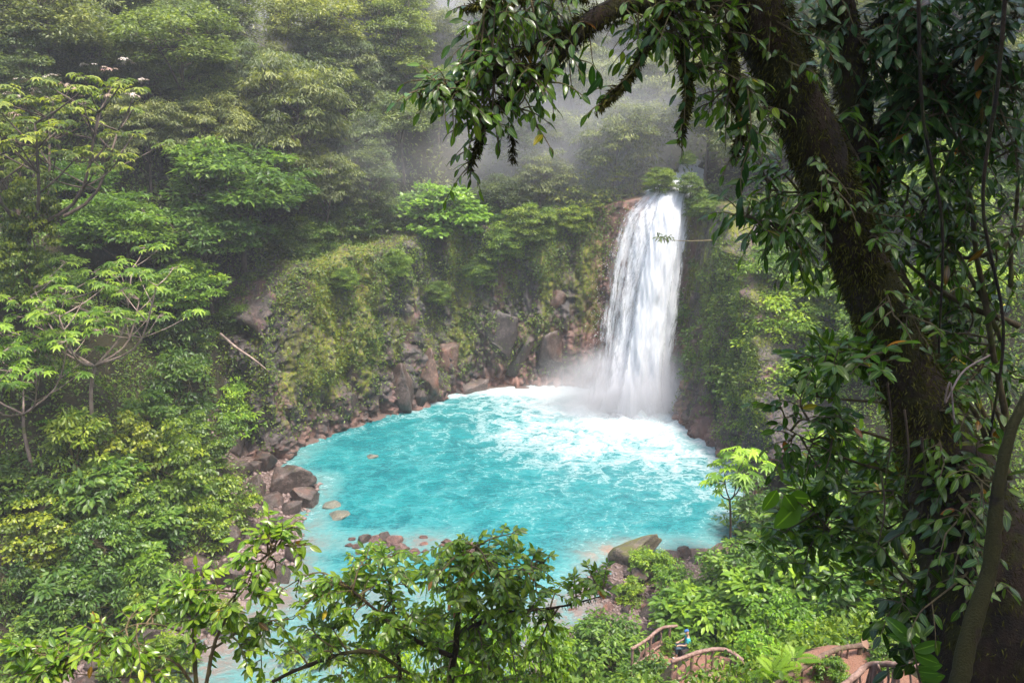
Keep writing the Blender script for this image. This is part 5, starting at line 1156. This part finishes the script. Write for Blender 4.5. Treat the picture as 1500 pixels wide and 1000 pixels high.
# twig with a leaf cluster in front of the waterfall
hang('twig', 'twig with a small leaf cluster sticking out across the waterfall', 'twig', [(1045, 352, 56, .05), (1010, 353, 56, .035), (985, 352, 56, .02), (966, 352, 56, .012)], 'near', 1, .1, (.6, .7, .6), seed=2)
g = at(972, 352, 56); acc = Acc(); rg = np.random.default_rng(2); blob_leaves(acc, rg, np.array([[0, 0, 0], [.35, 0, .15], [-.1, 0, .2]]), np.array([.42, .3, .3]), .8, 16, 'slim', .42)
o = link('leaf_cluster', acc.mesh('leaf_cluster', M['leaf_far']), loc=g); tw_ = [x for x in bpy.data.objects if x.name == 'twig'][0]; o.parent = tw_; o.location = (g[0] - tw_.location[0], g[1] - tw_.location[1], g[2] - tw_.location[2]); o.color = (.6, .7, .6, 1)
# moss-covered limb and broad single leaves at the lower right
stick('mossy_limb', [(1398, 1040, 4.2, ), (1420, 930, 4.3), (1450, 830, 4.4), (1462, 720, 4.5), (1485, 620, 4.6), (1540, 520, 4.8)], [.062, .054, .046, .038, .03, .024], 'mossy leaning limb in front of the big trunk at the lower right', 'limb', 'bark_heavy', 40, 14)
stick('liana', [(1398, 620, 5.0), (1392, 560, 5.0), (1385, 590, 5.0), (1410, 545, 5.05), (1450, 520, 5.1)], [.005, .006, .006, .007, .007], 'pale bent liana hanging in the shade near the big trunk', 'vine', 'bark_pale', 30, 6)
for a_, (pxs, lb) in enumerate([([(1475, -40, 5.4), (1462, 120, 5.4), (1440, 300, 5.4), (1470, 480, 5.4), (1450, 640, 5.4)], 'dark hanging liana down the right edge of the frame'), ([(1345, -10, 6.2), (1352, 170, 6.2), (1380, 330, 6.2), (1375, 520, 6.2)], 'thin liana hanging between the second trunk and the dense shrub')]):
    stick('liana', pxs, list(np.linspace(.014, .009, len(pxs))), lb, 'vine', 'bark_moss', 30, 6)
for k_, (x_, y_, l_) in enumerate([(1300, 560, 150), (1325, 600, 140), (1350, 640, 130), (1290, 690, 110), (1375, 690, 120)]):
    stick('hanging_root', [(x_, y_, 5.45), (x_ + 6, y_ + l_ * .5, 5.42), (x_ - 4, y_ + l_, 5.44)], [.009, .007, .004], ['reddish root fringe hanging from the leaning trunk beside the yellow leaf spray', 'long dark root hanging straight down in front of the leaning trunk', 'root dangling right of the long dark root', 'short root hanging over the glossy shrub', 'root hanging nearest to the mossy leaning limb'][k_], 'root', 'bark', 16, 5)
hang('broad_leaf_plant', 'few big translucent leaves catching light beside the sapling', 'plant', [(1185, 745, 6.2, .006), (1160, 730, 6.2, .005), (1135, 715, 6.2, .004)], 'nearround', 6, .27, (1.9, 2.0, .8), 'leaf_near', 12, .5)
hang('striped_leaf_plant', 'plant with long ribbed leaves at the bottom right by the pale stakes', 'plant', [(1350, 1010, 4.9, .008), (1340, 960, 4.9, .007), (1330, 925, 4.9, .006)], 'near', 12, .20, (1.0, 1.3, .8), 'leaf_near', 14, .0)
V0, F0, m0 = LEAF['nearslim']; o = link('yellow_leaf', mk_mesh('yellow_leaf', V0, F0, {'rnd': np.full(len(V0), .9), 'mid': m0}, M['leaf_lime'], True), loc=at(1337, 790, 4.5))
o.scale = (.22,) * 3; o.rotation_euler = (math.radians(70), math.radians(82), .3); o.color = (1.1, 1.0, .8, 1); thing(o, 'single yellow-green wavy leaf hanging in front of the dark shrub', 'leaf')

# ------------------------------------------------------------------ log railings of the footpath
def log(name, pts, rad, parent, mat, seed, n=8, k=12):
    P = crom(pts, k) if len(pts) > 2 else np.linspace(pts[0], pts[1], 5); o0 = np.array(parent.location)
    V, F = tube(P - o0, np.interp(np.linspace(0, 1, len(P)), np.linspace(0, 1, len(np.atleast_1d(rad))), np.atleast_1d(rad)), n, .22, seed); return link(name, mk_mesh(name, V, F, None, M[mat], True), parent)
def railing(label, top, hgt, mat, r_top, seed, spacing=.75, bal=.26, lower=True, posts=True):
    rg = np.random.default_rng(seed); T = crom(top, 60); r = root('log_railing', T[30] - [0, 0, hgt], label, 'railing')
    log('top_rail', list(T[::5]) + [T[-1]], r_top, r, mat, seed, 9, 40)
    if lower: log('lower_rail', [t - [0, 0, hgt * .82] for t in T[::8]], r_top * .6, r, mat, seed + 1, 7, 30)
    L = np.r_[0, np.cumsum(np.linalg.norm(np.diff(T, axis=0), axis=1))]; s = 0.05
    while posts and s < L[-1]:
        p = np.array([np.interp(s, L, T[:, k]) for k in range(3)]); log('post', [p - [0, 0, hgt + .25], p + [rg.normal(0, .02), 0, -hgt * .5], p + [0, 0, .01]], r_top * .85, r, mat, int(s * 10) + seed); s += spacing
    s = bal
    while bal and s < L[-1]:
        p = np.array([np.interp(s, L, T[:, k]) for k in range(3)]); e = rg.normal(0, .10, 2)
        log('baluster', [p + [e[0], e[1] * .3, -hgt * .85], p + [-e[0] * .6, 0, -hgt * .45], p + [e[1] * .6, 0, -.02]], r_top * .42, r, mat, int(s * 30) + seed, 6, 8); s += bal * rg.uniform(.7, 1.4)
    return r
zt = 5.4 + .9
railing('curved log railing round the far side of the lower landing', [onz(x, y, zt) for x, y in [(984, 969), (1004, 961), (1030, 953), (1054, 950), (1074, 956), (1091, 971), (1101, 988), (1104, 1010)]], .88, 'rail', .062, 41)
railing('short pale stair handrail with a forked end on the lower landing', [onz(x, y, zt - .1) for x, y in [(995, 1006), (1022, 994), (1050, 984)]], .8, 'rail', .055, 42, 1.1, 0, False)
railing('shorter pale handrail joining the forked post on the lower landing', [onz(x, y, zt - .12) for x, y in [(1028, 1004), (1041, 994), (1052, 986)]], .8, 'rail', .05, 46, 2, 0, False)
railing('log railing descending into the bushes below the outlet rocks', [onz(x, y, 4.9) for x, y in [(925, 950), (945, 938), (968, 920), (992, 916)]], .85, 'rail', .055, 43, 1.0, .4)
railing('dark log railing rising along the upper stair at the bottom right', [at(*p) for p in [(1118, 1012, 13.3), (1165, 984, 13.7), (1200, 963, 14.1), (1226, 951, 14.5), (1252, 946, 14.8), (1290, 944, 15.0), (1335, 951, 15.0)]], .85, 'rail_dark', .055, 44)
railing('pale log railing of close stakes beside the ribbed leaves', [at(*p) for p in [(1225, 1010, 12.6), (1250, 992, 12.8), (1272, 974, 13.0), (1305, 972, 12.6), (1345, 976, 12.2)]], .9, 'rail', .055, 45, .5, .16)
railing('thick smooth log handrail in the bottom right corner', [at(*p) for p in [(1385, 1022, 5.0), (1410, 998, 5.05), (1438, 985, 5.1), (1470, 981, 5.1), (1530, 984, 5.05)]], 1.0, 'rail', .058, 47, 1.4, 0, False)
V0, F0, m0 = LEAF['nearround']; o = link('dead_leaf', mk_mesh('dead_leaf', V0, F0, {'rnd': np.full(len(V0), .2), 'mid': m0}, M['leaf_red'], True), loc=at(1262, 934, 13.5)); o.color = (.6, .45, .4, 1); o.scale = (.24,) * 3; o.rotation_euler = (.5, .9, -.6); thing(o, 'curled reddish dead leaf on top of the dark stair railing', 'leaf')

# ------------------------------------------------------------------ a visitor sitting beside the path
def skin_obj(name, V, E, R, mat, parent, lv=2):
    me = bpy.data.meshes.new(name); me.from_pydata(V, E, []); o = link(name, me, parent); me.materials.append(mat)
    md = o.modifiers.new('skin', 'SKIN'); md.use_smooth_shade = True; sk = me.skin_vertices[0].data
    for i, q in enumerate(R): sk[i].radius = (q, q) if not isinstance(q, tuple) else q
    sk[0].use_root = True; s = o.modifiers.new('sub', 'SUBSURF'); s.levels = s.render_levels = lv; return o
g = onz(1006, 962, 4.05); pr = root('person', (g[0], g[1], 4.05), 'person in a turquoise top and dark trousers sitting beside the lower path', 'person'); pr.rotation_euler.z = 1.5; pr.scale = (.9, .9, .9)
def flat_mat(n, c, r=.7):
    m = NT(n); k = m.noise(20, m.obj(), 3); return m.done(m.bsdf(m.mix(m.math('MULTIPLY', k, .3), c, tuple(x * .6 for x in c)), r))
sk_ = flat_mat('skin', (.45, .26, .18)); V = [(0, 0, .46), (0, -.02, .62), (0, -.01, .82), (0, .0, .93), (0, .03, 1.0), (0, .05, 1.09), (0, .05, 1.17)]; E = [(i, i + 1) for i in range(6)]; Rr = [.12, .11, .13, .055, .05, .082, .06]
for s in (-1, 1):
    b0 = len(V); V += [(s * .16, 0, .88), (s * .21, .10, .66), (s * .12, .30, .60), (s * .10, .37, .57)]; E += [(2, b0), (b0, b0 + 1), (b0 + 1, b0 + 2), (b0 + 2, b0 + 3)]; Rr += [.055, .043, .032, .035]
    for f in range(5): k = len(V); V.append((s * (.10 - .018 * (f - 2)), .37 + .075 - .012 * abs(f - 1.5) - (.03 if f == 4 else 0), .555)); E.append((b0 + 3, k)); Rr.append(.009)
    b0 = len(V); V += [(s * .10, .06, .44), (s * .13, .44, .48), (s * .12, .42, .08), (s * .13, .56, .04)]; E += [(0, b0), (b0, b0 + 1), (b0 + 1, b0 + 2), (b0 + 2, b0 + 3)]; Rr += [.09, .062, .042, .035]
skin_obj('body', V, E, Rr, sk_, pr)
skin_obj('shirt', [(0, 0, .48), (0, -.02, .64), (0, -.01, .84), (-.17, 0, .87), (.17, 0, .87), (-.2, .06, .74), (.2, .06, .74)], [(0, 1), (1, 2), (2, 3), (2, 4), (3, 5), (4, 6)], [.15, .14, .145, .075, .075, .06, .06], flat_mat('turquoise_cloth', (.03, .30, .31)), pr)
skin_obj('trousers', [(0, 0, .45), (-.1, .08, .45), (.1, .08, .45), (-.13, .43, .48), (.13, .43, .48), (-.12, .42, .2), (.12, .42, .2)], [(0, 1), (0, 2), (1, 3), (2, 4), (3, 5), (4, 6)], [.14, .10, .10, .075, .075, .055, .055], flat_mat('dark_cloth', (.03, .06, .08)), pr)
skin_obj('cap', [(0, .05, 1.14), (0, .05, 1.20), (0, .16, 1.16)], [(0, 1), (0, 2)], [.088, .06, (.05, .012)], flat_mat('blue_cloth', (.03, .10, .26)), pr)
for s in (-1, 1): skin_obj('shoe', [(s * .12, .42, .045), (s * .13, .58, .035)], [(0, 1)], [.05, .042], flat_mat('white_shoe', (.75, .75, .78)), pr, 1)
boulder(1006, 965, 30, 24, 'stone seat under the sitting person by the lower path', 'rock', pos=(g[0], g[1] - .05, 4.22), depthk=.9)

# ------------------------------------------------------------------ the misty air of the gorge
hz0, hz1 = (-86, -16, -3.0), (86, 136, 112)
bm = bmesh.new(); bmesh.ops.create_cube(bm, size=1.0); me = bpy.data.meshes.new('haze'); bm.to_mesh(me); bm.free()
m = NT('haze'); me.materials.append(m.done(m.n('VolumePrincipled', {'Color': (.93, .94, 1.0, 1), 'Density': HAZE_D, 'Anisotropy': .15}).outputs[0], True))
hz = link('haze', me, kind='stuff'); hz.location = [(a + b_) / 2 for a, b_ in zip(hz0, hz1)]; hz.scale = [b_ - a for a, b_ in zip(hz0, hz1)]
